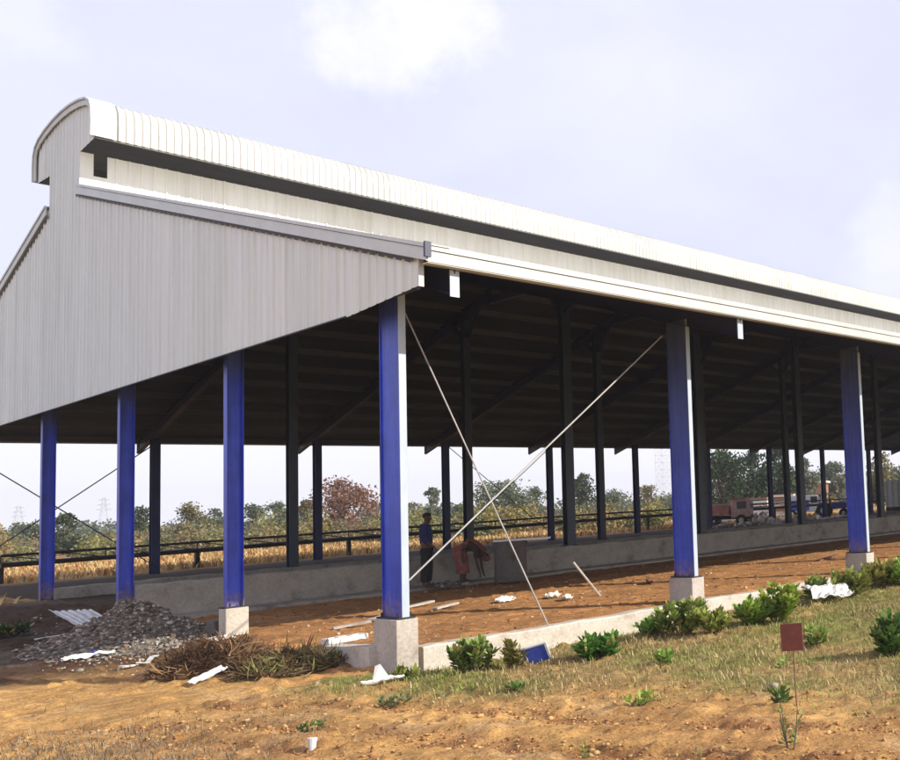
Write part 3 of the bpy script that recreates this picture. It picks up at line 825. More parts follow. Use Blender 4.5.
# ------------------------------------------------------------------ litter and boards
m_wpaint = simple('white_scrap', (.55, .55, .53), (.66, .66, .64), 8, .5)
m_bluep = simple('blue_board_paint', (.03, .07, .42), (.05, .10, .50), 8, .45)
m_rust = simple('rusty_brown_paint', (.13, .035, .022), (.19, .055, .035), 9, .7, bs=.2)
m_board = simple('white_board_paint', (.84, .84, .82), (.90, .90, .88), 8, .5)
m_rrod = simple('rusty_rod', (.12, .06, .04), (.2, .1, .06), 9, .8)
m_poly = simple('crumpled_sheet_white', (.56, .55, .50), (.66, .65, .61), 5, .6)
def gz(p): return float(ground_h(p.x, p.y))
def patch_sheet(name, p, w, l, rz, mat, label, cat, lift=.02, curl=.05, tiltx=0, tilty=0, ribs=0, seed=1, thick=.012, edge=None):
    r = random.Random(seed); n = 24; mb = MB(); vs = []; fs = []
    R_ = Matrix.Rotation(rz, 3, 'Z') @ Matrix.Rotation(tiltx, 3, 'X') @ Matrix.Rotation(tilty, 3, 'Y')
    zmin = 9
    for i in range(n+1):
        for j in range(n+1):
            a, b = i/n-.5, j/n-.5
            ww = 1-.25*mnoise.noise(Vector((b*3, seed, 0)))*1.2 if edge else 1
            q = Vector((a*w*ww, b*l*(1+(.25*mnoise.noise(Vector((a*4, seed+5, 0))) if edge else 0)), curl*(mnoise.noise(Vector((a*2.5, b*2.5, seed*3.1)))+.6*mnoise.noise(Vector((a*7, b*7, seed))))))
            if ribs: q.z += .02*(1 if (a*ribs) % 1 < .35 else 0)
            vs.append(R_ @ q)
    zmin = min(v.z for v in vs)
    for i in range(n):
        for j in range(n): fs.append((i*(n+1)+j, (i+1)*(n+1)+j, (i+1)*(n+1)+j+1, i*(n+1)+j+1))
    base = Vector((p.x, p.y, gz(p)+lift))
    vs = [v-Vector((0, 0, zmin))+base for v in vs]
    o = mb.add(vs, fs).build(name, mat, None, solid=thick)
    return tag(o, label, cat)
q = at(84, 631, -.34); o = patch_sheet('roofing_sheet', q, .62, .70, .35, m_wpaint, 'white corrugated metal sheet lying on the left shoulder of the rubble heap', 'metal sheet', .05, .02, .38, .12, ribs=6, thick=.006)
q = at(829, 604); patch_sheet('plastic_sheet', q, .70, .46, -.5, m_poly, 'crumpled white sheet lying among the green shrubs before the third column', 'plastic sheet', .08, .10, .22, 0, edge=1, seed=4)
q = at(208, 681); patch_sheet('metal_scrap', q, .42, .10, .45, m_wpaint, 'bent white strip lying on earth below the brush heap', 'scrap', .01, .03, .3, -.25, seed=7)
q = at(383, 683); patch_sheet('torn_scrap', q, .42, .06, -.15, m_wpaint, 'long flat white scrap lying in front of the corner pedestal', 'scrap', .02, .03, seed=8)
tag(MB().add([(q.x-.10, q.y+.03, gz(q)+.02), (q.x+.09, q.y-.0, gz(q)+.03), (q.x-.02, q.y+.02, gz(q)+.22), (q.x-.06, q.y+.05, gz(q)+.20)], [(0, 1, 2, 3)]).build('torn_scrap', m_wpaint, None, solid=.01), 'upright pointed white scrap in front of the corner pedestal', 'scrap')
q = at(221, 652, -.45); patch_sheet('metal_scrap', q, .36, .13, .5, m_wpaint, 'short white board piece lying on the brown brush heap', 'scrap', .26, .01, .3, 0, seed=9)
q = at(88, 660, -.55); patch_sheet('plastic_scrap', q, .55, .08, .1, m_wpaint, 'ragged white plastic strip at the front foot of the rubble heap', 'scrap', .02, .05, edge=1, seed=10)
q = at(95, 658, -.55); patch_sheet('plastic_scrap', q, .07, .12, .3, m_bluep, 'small blue scrap beside the ragged white strip', 'scrap', .05, .03, seed=11)
q = at(48, 651, -.55); patch_sheet('wood_scrap', q, .34, .07, .4, m_poly, 'pale short board lying left of the rubble heap', 'scrap', .02, .01, seed=12)
# curved white strip on the front of the heap
pts = [];
for k in range(9):
    u = 120+k*4.6; v = 648-.35*(k**1.9)*.55; p = at(u, v, -.3); pts.append(Vector((p.x, p.y, hz(p.x, p.y)+.05)))
mb = MB()
for k in range(8):
    if k in (3,): continue
    mb.bar(pts[k], pts[k+1]+(pts[k+1]-pts[k])*.05, .05, .02)
tag(mb.build('plastic_scrap', m_wpaint), 'curved white strip half buried in the face of the rubble heap', 'scrap')
# cup
q = at(312, 745); e_z = gz(q)
tag(MB().tube([(q.x, q.y, e_z-.01), (q.x, q.y, e_z+.035), (q.x+.004, q.y, e_z+.085)], [.026, .03, .036], 14).build('plastic_cup', m_wpaint), 'small white plastic cup standing on bare earth', 'cup')
# blue board with white edge leaning at the kerb
q = at(538, 661); zz = gz(q)
e = empty('tilted_board', (q.x, q.y, zz), 'small blue board with white edge leaning on the kerb', 'board')
Rb = Matrix.Rotation(-.75, 3, 'Z') @ Matrix.Rotation(-.45, 3, 'X') @ Matrix.Rotation(-.28, 3, 'Y')
Rb = Matrix.Rotation(-.62, 3, 'Z') @ Matrix.Rotation(.5, 3, 'X') @ Matrix.Rotation(-.25, 3, 'Y')
o1 = MB().box(-.13, .13, -.01, .01, -.01, .22, Rb, (q.x, q.y, zz+.03)).build('panel', m_bluep, e)
MB().box(.1305, .155, -.016, .016, -.012, .24, Rb, (q.x, q.y, zz+.03)).box(-.13, .13, -.016, .016, .2205, .24, Rb, (q.x, q.y, zz+.03)).build('edge_strip', m_wpaint, e)
# sign
q = at(797, 707); zz = gz(q)
e = empty('signboard', (q.x, q.y, zz), 'small blank brown signboard on a thin rusty rod in the grass', 'sign')
Rs = Matrix.Rotation(yaw-PI/2-.1, 3, 'Z') @ Matrix.Rotation(-.03, 3, 'Y')
MB().box(-.095, .095, -.006, .006, .47, .70, Rs, (q.x, q.y, zz)).build('board', m_rust, e, bevel=.003)
MB().tube([(q.x, q.y, zz-.1), (q.x+.005, q.y+.015, zz+.3), (q.x+.006, q.y+.014, zz+.66)], .006, 8).build('rod', m_rrod, e)
# rock
q = at(775, 688)
tag(chips('rock', np.array([[q.x, q.y, gz(q)+.015]]), [.075], [(.40, .34, .26)], 3, flat=.5), 'pale rock in dry grass left of the signboard rod', 'rock')
# hollow blocks
q = at(345, 642, -.42)
e = empty('hollow_block', (q.x, q.y, -.4), 'pale hollow block lying on the red earth behind the kerb end', 'block')
mb = MB(); Rr = Matrix.Rotation(.1, 3, 'Z'); zz = gz(q)+.01
mb.box(-.26, .26, -.09, -.06, 0, .07, Rr, (q.x, q.y, zz)).box(-.26, .26, .06, .09, 0, .07, Rr, (q.x, q.y, zz))
for c in (-.245, -.08, .08, .245): mb.box(c-.02, c+.02, -.059, .059, 0, .069, Rr, (q.x, q.y, zz))
mb.build('block_body', m_wpaint, e)
bd = [(505, 603, .22, 'crumpled pale paper on the red floor left of the steep bracing rod'), (553, 598, .24, 'crumpled pale bag on the red floor right of the steep bracing rod'),
      (567, 600, .20, 'torn pale scrap right beside the crumpled bag'), (650, 584, .26, 'bent brown wood scrap on the red floor left of the second column')]
for k, (u, v, s_, lb) in enumerate(bd):
    q = at(u, v, -.42); patch_sheet('floor_litter', q, s_*1.5, s_*.6, .3*k, m_poly if k < 3 else m_rrod, lb, 'litter', .01, .06, .3, 0, edge=1, seed=20+k)
for k, (u, v, l, a, lb) in enumerate([(420, 608, .5, .1, 'grey plank lying on the red floor nearest the corner column'), (446, 609, .45, .2, 'second grey plank lying just right of the nearest one'),
                                      (352, 628, .5, -.2, 'grey broken slab piece on the floor left of the corner column'), (378, 621, .35, .5, 'small tilted slab piece touching the left of the corner column'),
                                      (828, 560, .8, .05, 'thin board lying on the red floor left of the third column'), (873, 562, .5, .6, 'thin board lying on the red floor right of the third column')]):
    q = at(u, v, -.42); zz = gz(q); Rr = Matrix.Rotation(a, 3, 'Z') @ Matrix.Rotation(-.08, 3, 'Y')
    tag(MB().box(-l/2, l/2, -.06, .06, 0, .035, Rr, (q.x, q.y, zz+.03)).build('plank', m_ped if k < 4 else m_rrod, None, bevel=.005), lb, 'plank')
a = at(601, 596, -.42); a.z = -.44
tag(MB().tube([a, a+Vector((-.38, .25, .66))], .02, 7).build('leaning_stick', m_ped), 'short pale stick standing aslant in the red floor', 'stick')
# dark block and small stones left, on brown ground
q = at(226, 628, -.35)
tag(MB().box(-.22, .22, -.12, .12, 0, .2, Matrix.Rotation(.1, 3, 'Z'), (q.x, q.y, gz(q))).build('stone_block', m_ring, None, bevel=.02), 'dark stone block beside the tan pedestal of the second gable column', 'block')

# concrete ring with lid
q = at(511, 581, -.36); cx, cy, z0 = q.x, q.y, -.36
e = empty('concrete_drum', (cx, cy, z0), 'upright dark cement drum topped by a white board beside the bending person', 'drum')
mb = MB(); n = 32; rings = []
for z, r_ in ((0, .33), (.03, .34), (.4, .335), (.80, .335), (.805, .355), (.88, .355), (.89, .345), (.89, .29), (.3, .28), (.28, .0001)):
    rings.append([(cx+r_*math.cos(2*PI*k/n), cy+r_*math.sin(2*PI*k/n), z0+z) for k in range(n)])
mb.loft(rings).build('drum_wall', m_ring, e, smooth=False)
tag(MB().box(-.40, .78, -.26, .22, 0, .04, Matrix.Rotation(-.9+.25, 3, 'Z'), (cx+.05, cy-.05, z0+.895)).build('white_board', m_board, None), 'white board laid across the top of the cement drum', 'board')
# rubble at the foot of the ledge near people
pts = []; sz = []; r = np.random.RandomState(77)
for i in range(120):
    u = r.uniform(432, 470); v = r.uniform(580, 588); p = at(u, v, -.36); s_ = .02+.07*r.uniform()**2; pts.append((p.x, p.y, -.36+s_*.3)); sz.append(s_)
tag(chips('mortar_lumps', np.array(pts), sz, [(.22, .20, .17), (.15, .13, .11), (.3, .27, .22)], 78), 'wet mortar lumps on the ledge between the two people', 'mortar', kind='stuff')

# ------------------------------------------------------------------ people
m_skin = simple('brown_skin', (.075, .038, .024), (.10, .05, .032), 10, .55)
m_hair = simple('black_hair', (.01, .009, .008), (.02, .018, .015), 30, .6)
m_navy = simple('navy_shirt', (.012, .018, .09), (.02, .03, .14), 12, .85, bs=.4, bscale=9)
m_blk = simple('black_trousers', (.01, .01, .012), (.02, .02, .024), 12, .9, bs=.4, bscale=9)
m_pink = simple('rose_cloth', (.26, .075, .065), (.42, .15, .13), 9, .85, bs=.5, bscale=8)
m_bls = simple('dark_blouse', (.05, .03, .03), (.09, .05, .05), 7, .85)
def skin_mesh(name, verts, edges, radii, mat, parent, xf, sub=2, root=0):
    me = bpy.data.meshes.new(name); me.from_pydata([xf @ Vector(v) for v in verts], edges, []); me.materials.append(mat)
    o = bpy.data.objects.new(name, me); col.objects.link(o)
    if parent: o.parent = parent; o.matrix_parent_inverse = Matrix.Translation(-root_loc(parent))
    sk = o.modifiers.new('skin', 'SKIN'); sk.use_smooth_shade = True
    if not me.skin_vertices: print('no skin layer')
    d = me.skin_vertices[0].data
    for i, rr in enumerate(radii):
        d[i].radius = (rr, rr) if not isinstance(rr, tuple) else rr
        d[i].use_root = (i == root)
    sb = o.modifiers.new('sub', 'SUBSURF'); sb.levels = sub; sb.render_levels = sub
    return o
def hand(V, E, R_, wrist, d, side):
    """palm, five fingers: wrist index, direction d, side vector"""
    d = Vector(d).normalized(); s_ = Vector(side).normalized(); w = Vector(V[wrist])
    nrm_ = d.cross(s_)
    V.append(tuple(w+d*.05)); E.append((wrist, len(V)-1)); R_.append((.026, .018)); palm = len(V)-1
    for k, (off, L_) in enumerate(((-.026, .055), (-.009, .07), (.009, .065), (.026, .05))):
        a = w+d*.085+s_*off; b = a+d*L_*.5+nrm_*.006; c = b+d*L_*.4+nrm_*.02
        V.append(tuple(a)); E.append((palm, len(V)-1)); R_.append(.0095)
        V.append(tuple(b)); E.append((len(V)-2, len(V)-1)); R_.append(.0085)
        V.append(tuple(c)); E.append((len(V)-2, len(V)-1)); R_.append(.0075)
    a = w+d*.035-s_*.034; b = a+d*.035-s_*.02
    V.append(tuple(a)); E.append((palm, len(V)-1)); R_.append(.011); V.append(tuple(b)); E.append((len(V)-2, len(V)-1)); R_.append(.009)
def head_extra(parent, xf, c, fwd, upv, name_hair=True, mat=m_hair, scarf=False):
    """hair cap over the skull"""
    c = Vector(c); f = Vector(fwd).normalized(); u = Vector(upv).normalized(); s_ = u.cross(f)
    mb = MB(); rings = []; n = 18
    for i in range(8):
        t = i/7*PI*.62; rr = .084*math.sin(t)+.001; hh = .088*math.cos(t)
        ring = []
        for k in range(n):
            a = 2*PI*k/n; fr = math.cos(a)
            cut = .0 if fr < .3 else (fr-.3)*.05*(i/7)
            p = c+u*(hh+cut)+f*(rr*fr*1.08-.012)+s_*(rr*math.sin(a)*.88)
            ring.append(xf @ p)
        rings.append(ring)
    mb.loft(rings); return mb.build('hair' if not scarf else 'head_scarf', mat, parent, smooth=True)
def person_stand(loc, face, label):
    e = empty('person', loc, label, 'person')
    xf = Matrix.Translation(loc) @ Matrix.Rotation(face, 4, 'Z')
    V = [(0, 0, .90), (0, 0, 1.06), (-.01, 0, 1.24), (-.005, 0, 1.345), (.012, 0, 1.40), (.03, 0, 1.455), (.032, 0, 1.53), (.025, 0, 1.585)]
    E = [(0, 1), (1, 2), (2, 3), (3, 4), (4, 5), (5, 6), (6, 7)]
    R_ = [.11, .095, .10, .06, .056, .07, .088, .06]
    for s_ in (1, -1):
        i = len(V); wx = .16 if s_ == -1 else .04; wz = .90 if s_ == -1 else .84
        V += [(-.005, s_*.165, 1.315), (-.03, s_*.215, 1.07), (wx, s_*.20, wz)]
        E += [(2, i), (i, i+1), (i+1, i+2)]; R_ += [.052, .040, .026]
        hand(V, E, R_, i+2, Vector((wx+.03, 0, wz-1.07)), (0, s_, 0) if s_ < 0 else (0, s_, 0))
    for s_ in (1, -1):
        i = len(V); kx = .03 if s_ == 1 else -.01
        V += [(0, s_*.085, .82), (kx, s_*.095, .46), (kx-.03, s_*.10, .09), (kx+.02, s_*.105, .035), (kx+.12, s_*.115, .025)]
        E += [(0, i), (i, i+1), (i+1, i+2), (i+2, i+3), (i+3, i+4)]; R_ += [.085, .056, .038, .036, .03]
    # nose and ears
    i = len(V); V += [(.105, 0, 1.50), (.03, .083, 1.505), (.03, -.083, 1.505)]; E += [(6, i), (6, i+1), (6, i+2)]; R_ += [.014, .013, .013]
    skin_mesh('body', V, E, R_, m_skin, e, xf)
    TV = [(0, 0, .86), (0, 0, 1.06), (-.01, 0, 1.24), (-.005, 0, 1.345), (-.005, .165, 1.315), (-.03, .215, 1.07), (.01, .21, .93), (-.005, -.165, 1.315), (-.03, -.215, 1.07), (.09, -.205, .96)]
    TE = [(0, 1), (1, 2), (2, 3), (2, 4), (4, 5), (5, 6), (2, 7), (7, 8), (8, 9)]
    skin_mesh('shirt', TV, TE, [.135, .135, .16, .09, .075, .062, .055, .075, .062, .055], m_navy, e, xf)
    PV = [(0, 0, .92), (0, .085, .80), (.03, .095, .46), (0, .10, .10), (0, -.085, .80), (-.01, -.095, .46), (-.04, -.10, .10)]
    skin_mesh('trousers', PV, [(0, 1), (1, 2), (2, 3), (0, 4), (4, 5), (5, 6)], [.125, .11, .085, .078, .11, .085, .078], m_blk, e, xf)
    head_extra(e, xf, (.028, 0, 1.535), (1, 0, 0), (0, 0, 1))
    return e
def person_bend(loc, face, label):
    e = empty('person', loc, label, 'person')
    xf = Matrix.Translation(loc) @ Matrix.Rotation(face, 4, 'Z')
    V = [(-.08, 0, .80), (.06, 0, .87), (.24, 0, .83), (.36, 0, .74), (.41, 0, .67), (.45, 0, .60), (.49, 0, .53), (.505, 0, .48)]
    E = [(0, 1), (1, 2), (2, 3), (3, 4), (4, 5), (5, 6), (6, 7)]
    R_ = [.11, .095, .10, .055, .044, .06, .08, .05]
    for s_ in (1, -1):
        i = len(V)
        V += [(.33, s_*.15, .72), (.32, s_*.17, .47), (.37, s_*.12, .24)]
        E += [(2, i), (i, i+1), (i+1, i+2)]; R_ += [.048, .036, .024]
        hand(V, E, R_, i+2, Vector((.05, 0, -.2)), (0, s_, 0))
    for s_ in (1, -1):
        i = len(V)
        V += [(-.06, s_*.085, .74), (.02, s_*.095, .43), (-.03, s_*.10, .09), (.02, s_*.105, .035), (.12, s_*.115, .025)]
        E += [(0, i), (i, i+1), (i+1, i+2), (i+2, i+3), (i+3, i+4)]; R_ += [.085, .056, .038, .036, .03]
    i = len(V); V += [(.555, 0, .58), (.47, .08, .53), (.47, -.08, .53)]; E += [(6, i), (6, i+1), (6, i+2)]; R_ += [.014, .013, .013]
    skin_mesh('body', V, E, R_, m_skin, e, xf)
    TV = [(.02, 0, .88), (.22, 0, .84), (.35, 0, .745), (.33, .15, .72), (.32, .17, .52), (.33, -.15, .72), (.32, -.17, .52)]
    skin_mesh('blouse', TV, [(0, 1), (1, 2), (1, 3), (3, 4), (1, 5), (5, 6)], [.135, .145, .085, .075, .06, .075, .06], m_bls, e, xf)
    # wrapped skirt: rings from the waist over the hips to the shins
    mb = MB(); rings = []; n = 28
    for k, (x, z, rx, ry) in enumerate(((.13, .88, .10, .13), (.04, .90, .12, .14), (-.06, .86, .14, .16), (-.09, .74, .145, .17), (-.05, .55, .13, .165), (-.02, .38, .125, .16), (-.01, .22, .13, .165), (-.01, .21, .11, .15))):
        tilt = max(0, 1.35-k*.55)
        ring = []
        for j in range(n):
            a = 2*PI*j/n; w = 1+.05*math.sin(7*a+k*.3)*(k/7)
            px = rx*math.cos(a)*w; ring.append(xf @ Vector((x+px*math.cos(tilt), ry*math.sin(a)*w, z+px*math.sin(tilt)*1.0)))
        rings.append(ring)
    mb.loft(rings, cap=False).build('skirt', m_pink, e, smooth=True)
    # shawl end over the shoulder
    head_extra(e, xf, (.487, 0, .535), (.75, 0, .66*-1+.9), (.45, 0, -.89), mat=m_pink, scarf=True)
    sh = MB(); rings = []
    for k in range(7):
        t = k/6; c = Vector((.10+.38*t, 0, .99-.30*t*t)); rings.append([xf @ Vector((c.x, y_, c.z-.35*y_*y_*6*.5)) for y_ in np.linspace(-.17, .17, 9)])
    vs = [p for r_ in rings for p in r_]; fs = [(a*9+b, (a+1)*9+b, (a+1)*9+b+1, a*9+b+1) for a in range(6) for b in range(8)]
    sh.add(vs, fs).build('shawl', m_pink, e, smooth=True, solid=.01)
    return e
q = at(427, 588, -.36); person_stand(Vector((q.x, q.y, -.355)), yaw-PI/2+.25, 'standing person in navy shirt and black trousers on the ledge before the low wall')
q = at(464, 583, -.36); person_bend(Vector((q.x, q.y, -.355)), yaw-PI/2+.15, 'person in a rose red wrap bending down left of the cement drum')

# ------------------------------------------------------------------ conveyor rail behind the shed
mb = MB(); tc = MB(); ps = MB()
def railp(x, dz): return (x, 25.4+.02*(x-5), .44+.16*min(max((x-2)/20, 0), 1)+dz)
xs = np.arange(1.5, 75, 1.2)
e = empty('pipe_rail', (1.5, 25.4, -.1), 'long low black steel rail running along behind the far columns', 'rail')
mb = MB().tube([railp(x, 0) for x in xs], .075, 8); mb.build('lower_rail', m_dark, e)
MB().tube([railp(x, .27) for x in xs], .045, 6).build('upper_rail', m_dark, e)
p_ = MB()
zz_ = []
for k, x in enumerate(xs): zz_ += [railp(x, .04), railp(x, .27), railp(x+.04, .27), railp(x+1.16, .04)]
p_.tube(zz_, .016, 5)
o = p_.build('lattice', m_dark, e)
p_ = MB()
for k, x in enumerate(xs[::4]): a = railp(x, -.07); p_.box(a[0]-.06, a[0]+.06, a[1]-.06, a[1]+.06, -.4, a[2])
p_.build('supports', m_dark, e)

# ------------------------------------------------------------------ trees
def tree(u, dist, top_v, w_px, label, seed, c0, c1, name='tree', gap=.35, base=-.2, trunk=.35, tall=1.0, leaf=None, n=1500, cat='tree', group='trees beyond the field'):
    r = np.random.RandomState(seed)
    p = far(u, dist, base); ppm = F/dist
    hor = 540-48.5*u/900
    H = (hor-top_v)/ppm+CAM.z-base; Wd = w_px*1.3/ppm
    e = empty(name, (p.x, p.y, base), label, cat, group)
    tb = MB(); pts = [Vector((p.x, p.y, base-.1)), Vector((p.x+.03*H, p.y, base+H*trunk*.7)), Vector((p.x-.01*H, p.y+.02*H, base+H*.8))]
    tb.tube(pts, [.028*H, .02*H, .006*H], 7)
    cl = []
    nl = 16+int(Wd*1.5)
    for k in range(nl):
        a = r.uniform(0, 2*PI); q = math.sqrt(r.uniform(0, 1)); zz = r.uniform(trunk, .9)
        env = math.sin(min(1, (zz-trunk*.7)/(1-trunk*.7))*PI*.85+.25)
        c = Vector((p.x+Wd/2*.72*q*env*math.cos(a), p.y+Wd/2*.72*q*env*math.sin(a), base+H*zz))
        rr = min(Wd, H*1.3)*r.uniform(.14, .25)*tall; cl.append((c, rr))
        s0 = pts[0].lerp(pts[2], r.uniform(trunk*.8, .8)); tb.tube([s0, s0.lerp(c, .5)+Vector((0, 0, -.03*H)), c], [.012*H, .008*H, .003*H], 5)
    cl.append((Vector((p.x, p.y, base+H-Wd*.13)), Wd*.15))
    tb.build('trunk', m_bark, e)
    P = []; T = []
    leaf = leaf or .026*H+.07
    for c, rr in cl:
        m = int(n/len(cl)); d = norm(r.normal(0, 1, (m, 3))); rad = rr*(1-gap*r.uniform(0, 1, m)**1.5)*(1+.25*r.normal(0, 1, m)*.5)
        q = np.array(c)+d*rad[:, None]*np.array([1, 1, .8]); q[:, 2] = np.minimum(q[:, 2], base+H); P.append(q); T.append(np.full(m, r.uniform(0, .6))+.4*r.uniform(0, 1, m))
    P = np.concatenate(P); T = np.concatenate(T); m = len(P)
    D = norm(r.normal(0, 1, (m, 3))); U = norm(np.cross(D, r.normal(0, 1, (m, 3))))
    Ls = leaf*r.uniform(.6, 1.5, m); V, Fq = leaf_cards(P, D, U, Ls, Ls*.7, .2)
    tint = np.repeat(np.array(c0)*(1-T[:, None])+np.array(c1)*T[:, None], 8, 0)
    np_mesh('crown', V, Fq, 4, m_leaf, tint, e)
    return e
DG = ((.03, .05, .022), (.085, .115, .045)); OL = ((.10, .085, .03), (.20, .18, .07)); GG = ((.07, .095, .055), (.15, .18, .10)); RD = ((.16, .08, .05), (.30, .17, .11)); VD = ((.012, .03, .012), (.045, .085, .03))
T = [
 (12, 150, 528, 26, 'small dark distant tree at the left edge', GG), (31, 75, 522, 34, 'dark bushy tree just left of the leftmost blue column', DG),
 (68, 62, 513, 27, 'round green tree between the two leftmost blue columns', DG), (141, 70, 506, 28, 'dark green tree just right of the second column from the left', DG),
 (188, 72, 503, 38, 'broad olive brown tree between the black column and the third blue column', OL), (215, 95, 508, 20, 'dark small tree behind the left edge of the third blue column', DG),
 (254, 80, 504, 22, 'green tree just right of the third blue column', GG), (279, 84, 501, 24, 'green twin topped tree left of the first inner column', GG),
 (342, 75, 476, 52, 'large reddish brown tree between the inner column and the corner column', RD), (305, 85, 500, 16, 'narrow olive tree squeezed between the two columns left of the reddish tree', OL),
 (372, 95, 500, 26, 'grey green tree at the left edge of the corner column', GG), (411, 105, 502, 22, 'low green tree just right of the corner column', GG),
 (432, 95, 487, 17, 'tall narrow tree behind the standing person', GG), (458, 100, 505, 20, 'small green tree between the column pair behind the people', DG),
 (502, 80, 481, 58, 'wide domed grey green tree behind the crossing of the bracing rods', GG), (536, 95, 487, 24, 'pointed grey green tree right of the wide domed tree', GG),
 (583, 90, 473, 22, 'tall feathery dark tree between the inner column pair', DG), (612, 95, 490, 30, 'low green tree right of the feathery dark tree', GG),
 (648, 105, 486, 30, 'green tree left of the white lattice tower', OL), (680, 110, 492, 24, 'green tree behind the second near column', GG),
 (700, 88, 450, 42, 'dark big tree at the left end of the tall grove', VD), (724, 84, 447, 46, 'dark big tree second from left in the tall grove', VD), (756, 88, 449, 44, 'very dark tree in the middle of the tall grove', VD),
 (782, 92, 446, 34, 'dark big tree right of the middle of the tall grove', VD), (806, 100, 458, 26, 'lighter green tree at the right end of the tall grove', GG),
 (834, 120, 462, 26, 'pale green tree above the tan building', GG), (882, 92, 452, 30, 'bright olive green tree left of the white container', OL), (912, 110, 460, 30, 'green tree behind the white container at the right edge', DG)]
for k, (u, d, tv, w, lb, cc) in enumerate(T):
    big = tv < 470 or w > 40
    tree(u, d, tv, w, lb, 100+k, cc[0], cc[1], n=4200 if big else 2400, trunk=.12, gap=.75)
# distant wood that reads as one mass
r = np.random.RandomState(19); P = []; tint = []
for k in range(130):
    u = r.uniform(-60, 960); d = r.uniform(118, 165); p = far(u, d, -.4); h = r.uniform(2.0, 4.2)*(1.6 if u > 690 else 1); w = r.uniform(3.5, 8)
    m = 420; dd_ = norm(r.normal(0, 1, (m, 3))); dd_[:, 2] = np.abs(dd_[:, 2]); q = np.array(p)+dd_*np.array([w/2, w/2, h])*(r.uniform(.35, 1, m)**.5)[:, None]
    cA = np.array([(.13, .16, .09), (.16, .18, .10), (.18, .17, .09), (.12, .14, .09)][r.randint(4)])
    P.append(q); tint.append(cA[None]*r.uniform(.6, 1.3, (m, 1)))
P = np.concatenate(P); tint = np.concatenate(tint); m = len(P)
D = norm(r.normal(0, 1, (m, 3))); U = norm(np.cross(D, r.normal(0, 1, (m, 3)))); Ls = r.uniform(.3, .6, m)
V, Fq = leaf_cards(P, D, U, Ls, Ls*.7, .2)
tag(np_mesh('woodland', V, Fq, 4, m_leaf, np.repeat(tint, 8, 0)), 'distant belt of low grey green wood on the horizon', 'woodland', kind='stuff')
# yellow green scrub in front of the trees, one uncountable band
r = np.random.RandomState(9); P = []; tint = []
for k in range(300):
    u = r.uniform(-60, 700) if k < 270 else r.uniform(700, 960); d = r.uniform(52, 78) if k < 270 else r.uniform(80, 100); p = far(u, d, -.25); h = r.uniform(.7, 2.1)*(1.25 if r.uniform() < .3 else .9); w = r.uniform(1.0, 2.6)
    m = 330; dd_ = norm(r.normal(0, 1, (m, 3))); dd_[:, 2] = np.abs(dd_[:, 2]); q = np.array(p)+dd_*np.array([w/2, w/2, h])*(r.uniform(.35, 1, m)**.6)[:, None]
    cA = np.array([(.28, .24, .07), (.23, .23, .08), (.14, .16, .07), (.31, .24, .10), (.2, .16, .09)][r.randint(5)])
    P.append(q); tint.append(cA[None]*r.uniform(.6, 1.25, (m, 1)))
P = np.concatenate(P); tint = np.concatenate(tint); m = len(P)
D = norm(r.normal(0, 1, (m, 3))); U = norm(np.cross(D, r.normal(0, 1, (m, 3)))); Ls = r.uniform(.10, .24, m)
V, Fq = leaf_cards(P, D, U, Ls, Ls*.6, .2)
tag(np_mesh('scrub', V, Fq, 4, m_leaf, np.repeat(tint, 8, 0)), 'yellow green scrub along the far side of the field', 'scrub', kind='stuff')

# ------------------------------------------------------------------ pylons and far tower
def lattice(u, dist, top_v, wbase, label, name, cat, mat, arms=True, straight=False, group=None):
    p = far(u, dist, -.3); hor = 540-48.5*u/900; H = (hor-top_v)/(F/dist)+1.4
    mb = MB(); cs = [(-1, -1), (1, -1), (1, 1), (-1, 1)]; nL = 9; t = max(.015, dist*.0002)
    lv = [(H*i/nL, wbase*(1 if straight else (1-.85*(i/nL)**.8))) for i in range(nL+1)]
    for i in range(nL):
        (z0, w0), (z1, w1) = lv[i], lv[i+1]
        for k in range(4):
            a, b = cs[k], cs[(k+1) % 4]
            A0 = (p.x+a[0]*w0/2, p.y+a[1]*w0/2, z0-.3); A1 = (p.x+a[0]*w1/2, p.y+a[1]*w1/2, z1-.3)
            B0 = (p.x+b[0]*w0/2, p.y+b[1]*w0/2, z0-.3); B1 = (p.x+b[0]*w1/2, p.y+b[1]*w1/2, z1-.3)
            mb.tube([A0, A1], t, 4); mb.tube([A0, B1], t*.6, 4); mb.tube([B0, A1], t*.6, 4); mb.tube([A1, B1], t*.6, 4)
    e = empty(name, (p.x, p.y, -.3), label, cat, group); mb.build('lattice_frame', mat, e)
    if arms:
        am = MB()
        for zz, L_ in ((.68, .2), (.8, .17), (.92, .13)):
            s_ = Vector((math.sin(yaw), -math.cos(yaw), 0))*H*L_
            c = Vector((p.x, p.y, H*zz)); am.tube([c-s_, c+Vector((0, 0, .02*H)), c+s_], t*1.1, 4); am.tube([c-s_, c-Vector((0, 0, .03*H)), c+s_], t*.7, 4)
        am.build('cross_arms', mat, e)
m_pyl = simple('haze_pale_pylon_steel', (.55, .56, .6), (.62, .63, .67), 1, .6)  # steel lightened so the colour itself suggests distant haze
lattice(19, 420, 505, 6, 'faint grey pylon on the horizon at the left edge', 'pylon', 'pylon', m_pyl, group='power pylons on the horizon')
lattice(104, 520, 497, 6, 'faint grey pylon above the round green tree', 'pylon', 'pylon', m_pyl, group='power pylons on the horizon')
lattice(664, 160, 448, 1.7, 'white lattice tower left of the second near column', 'lattice_tower', 'tower', m_wpaint, arms=False, straight=True)

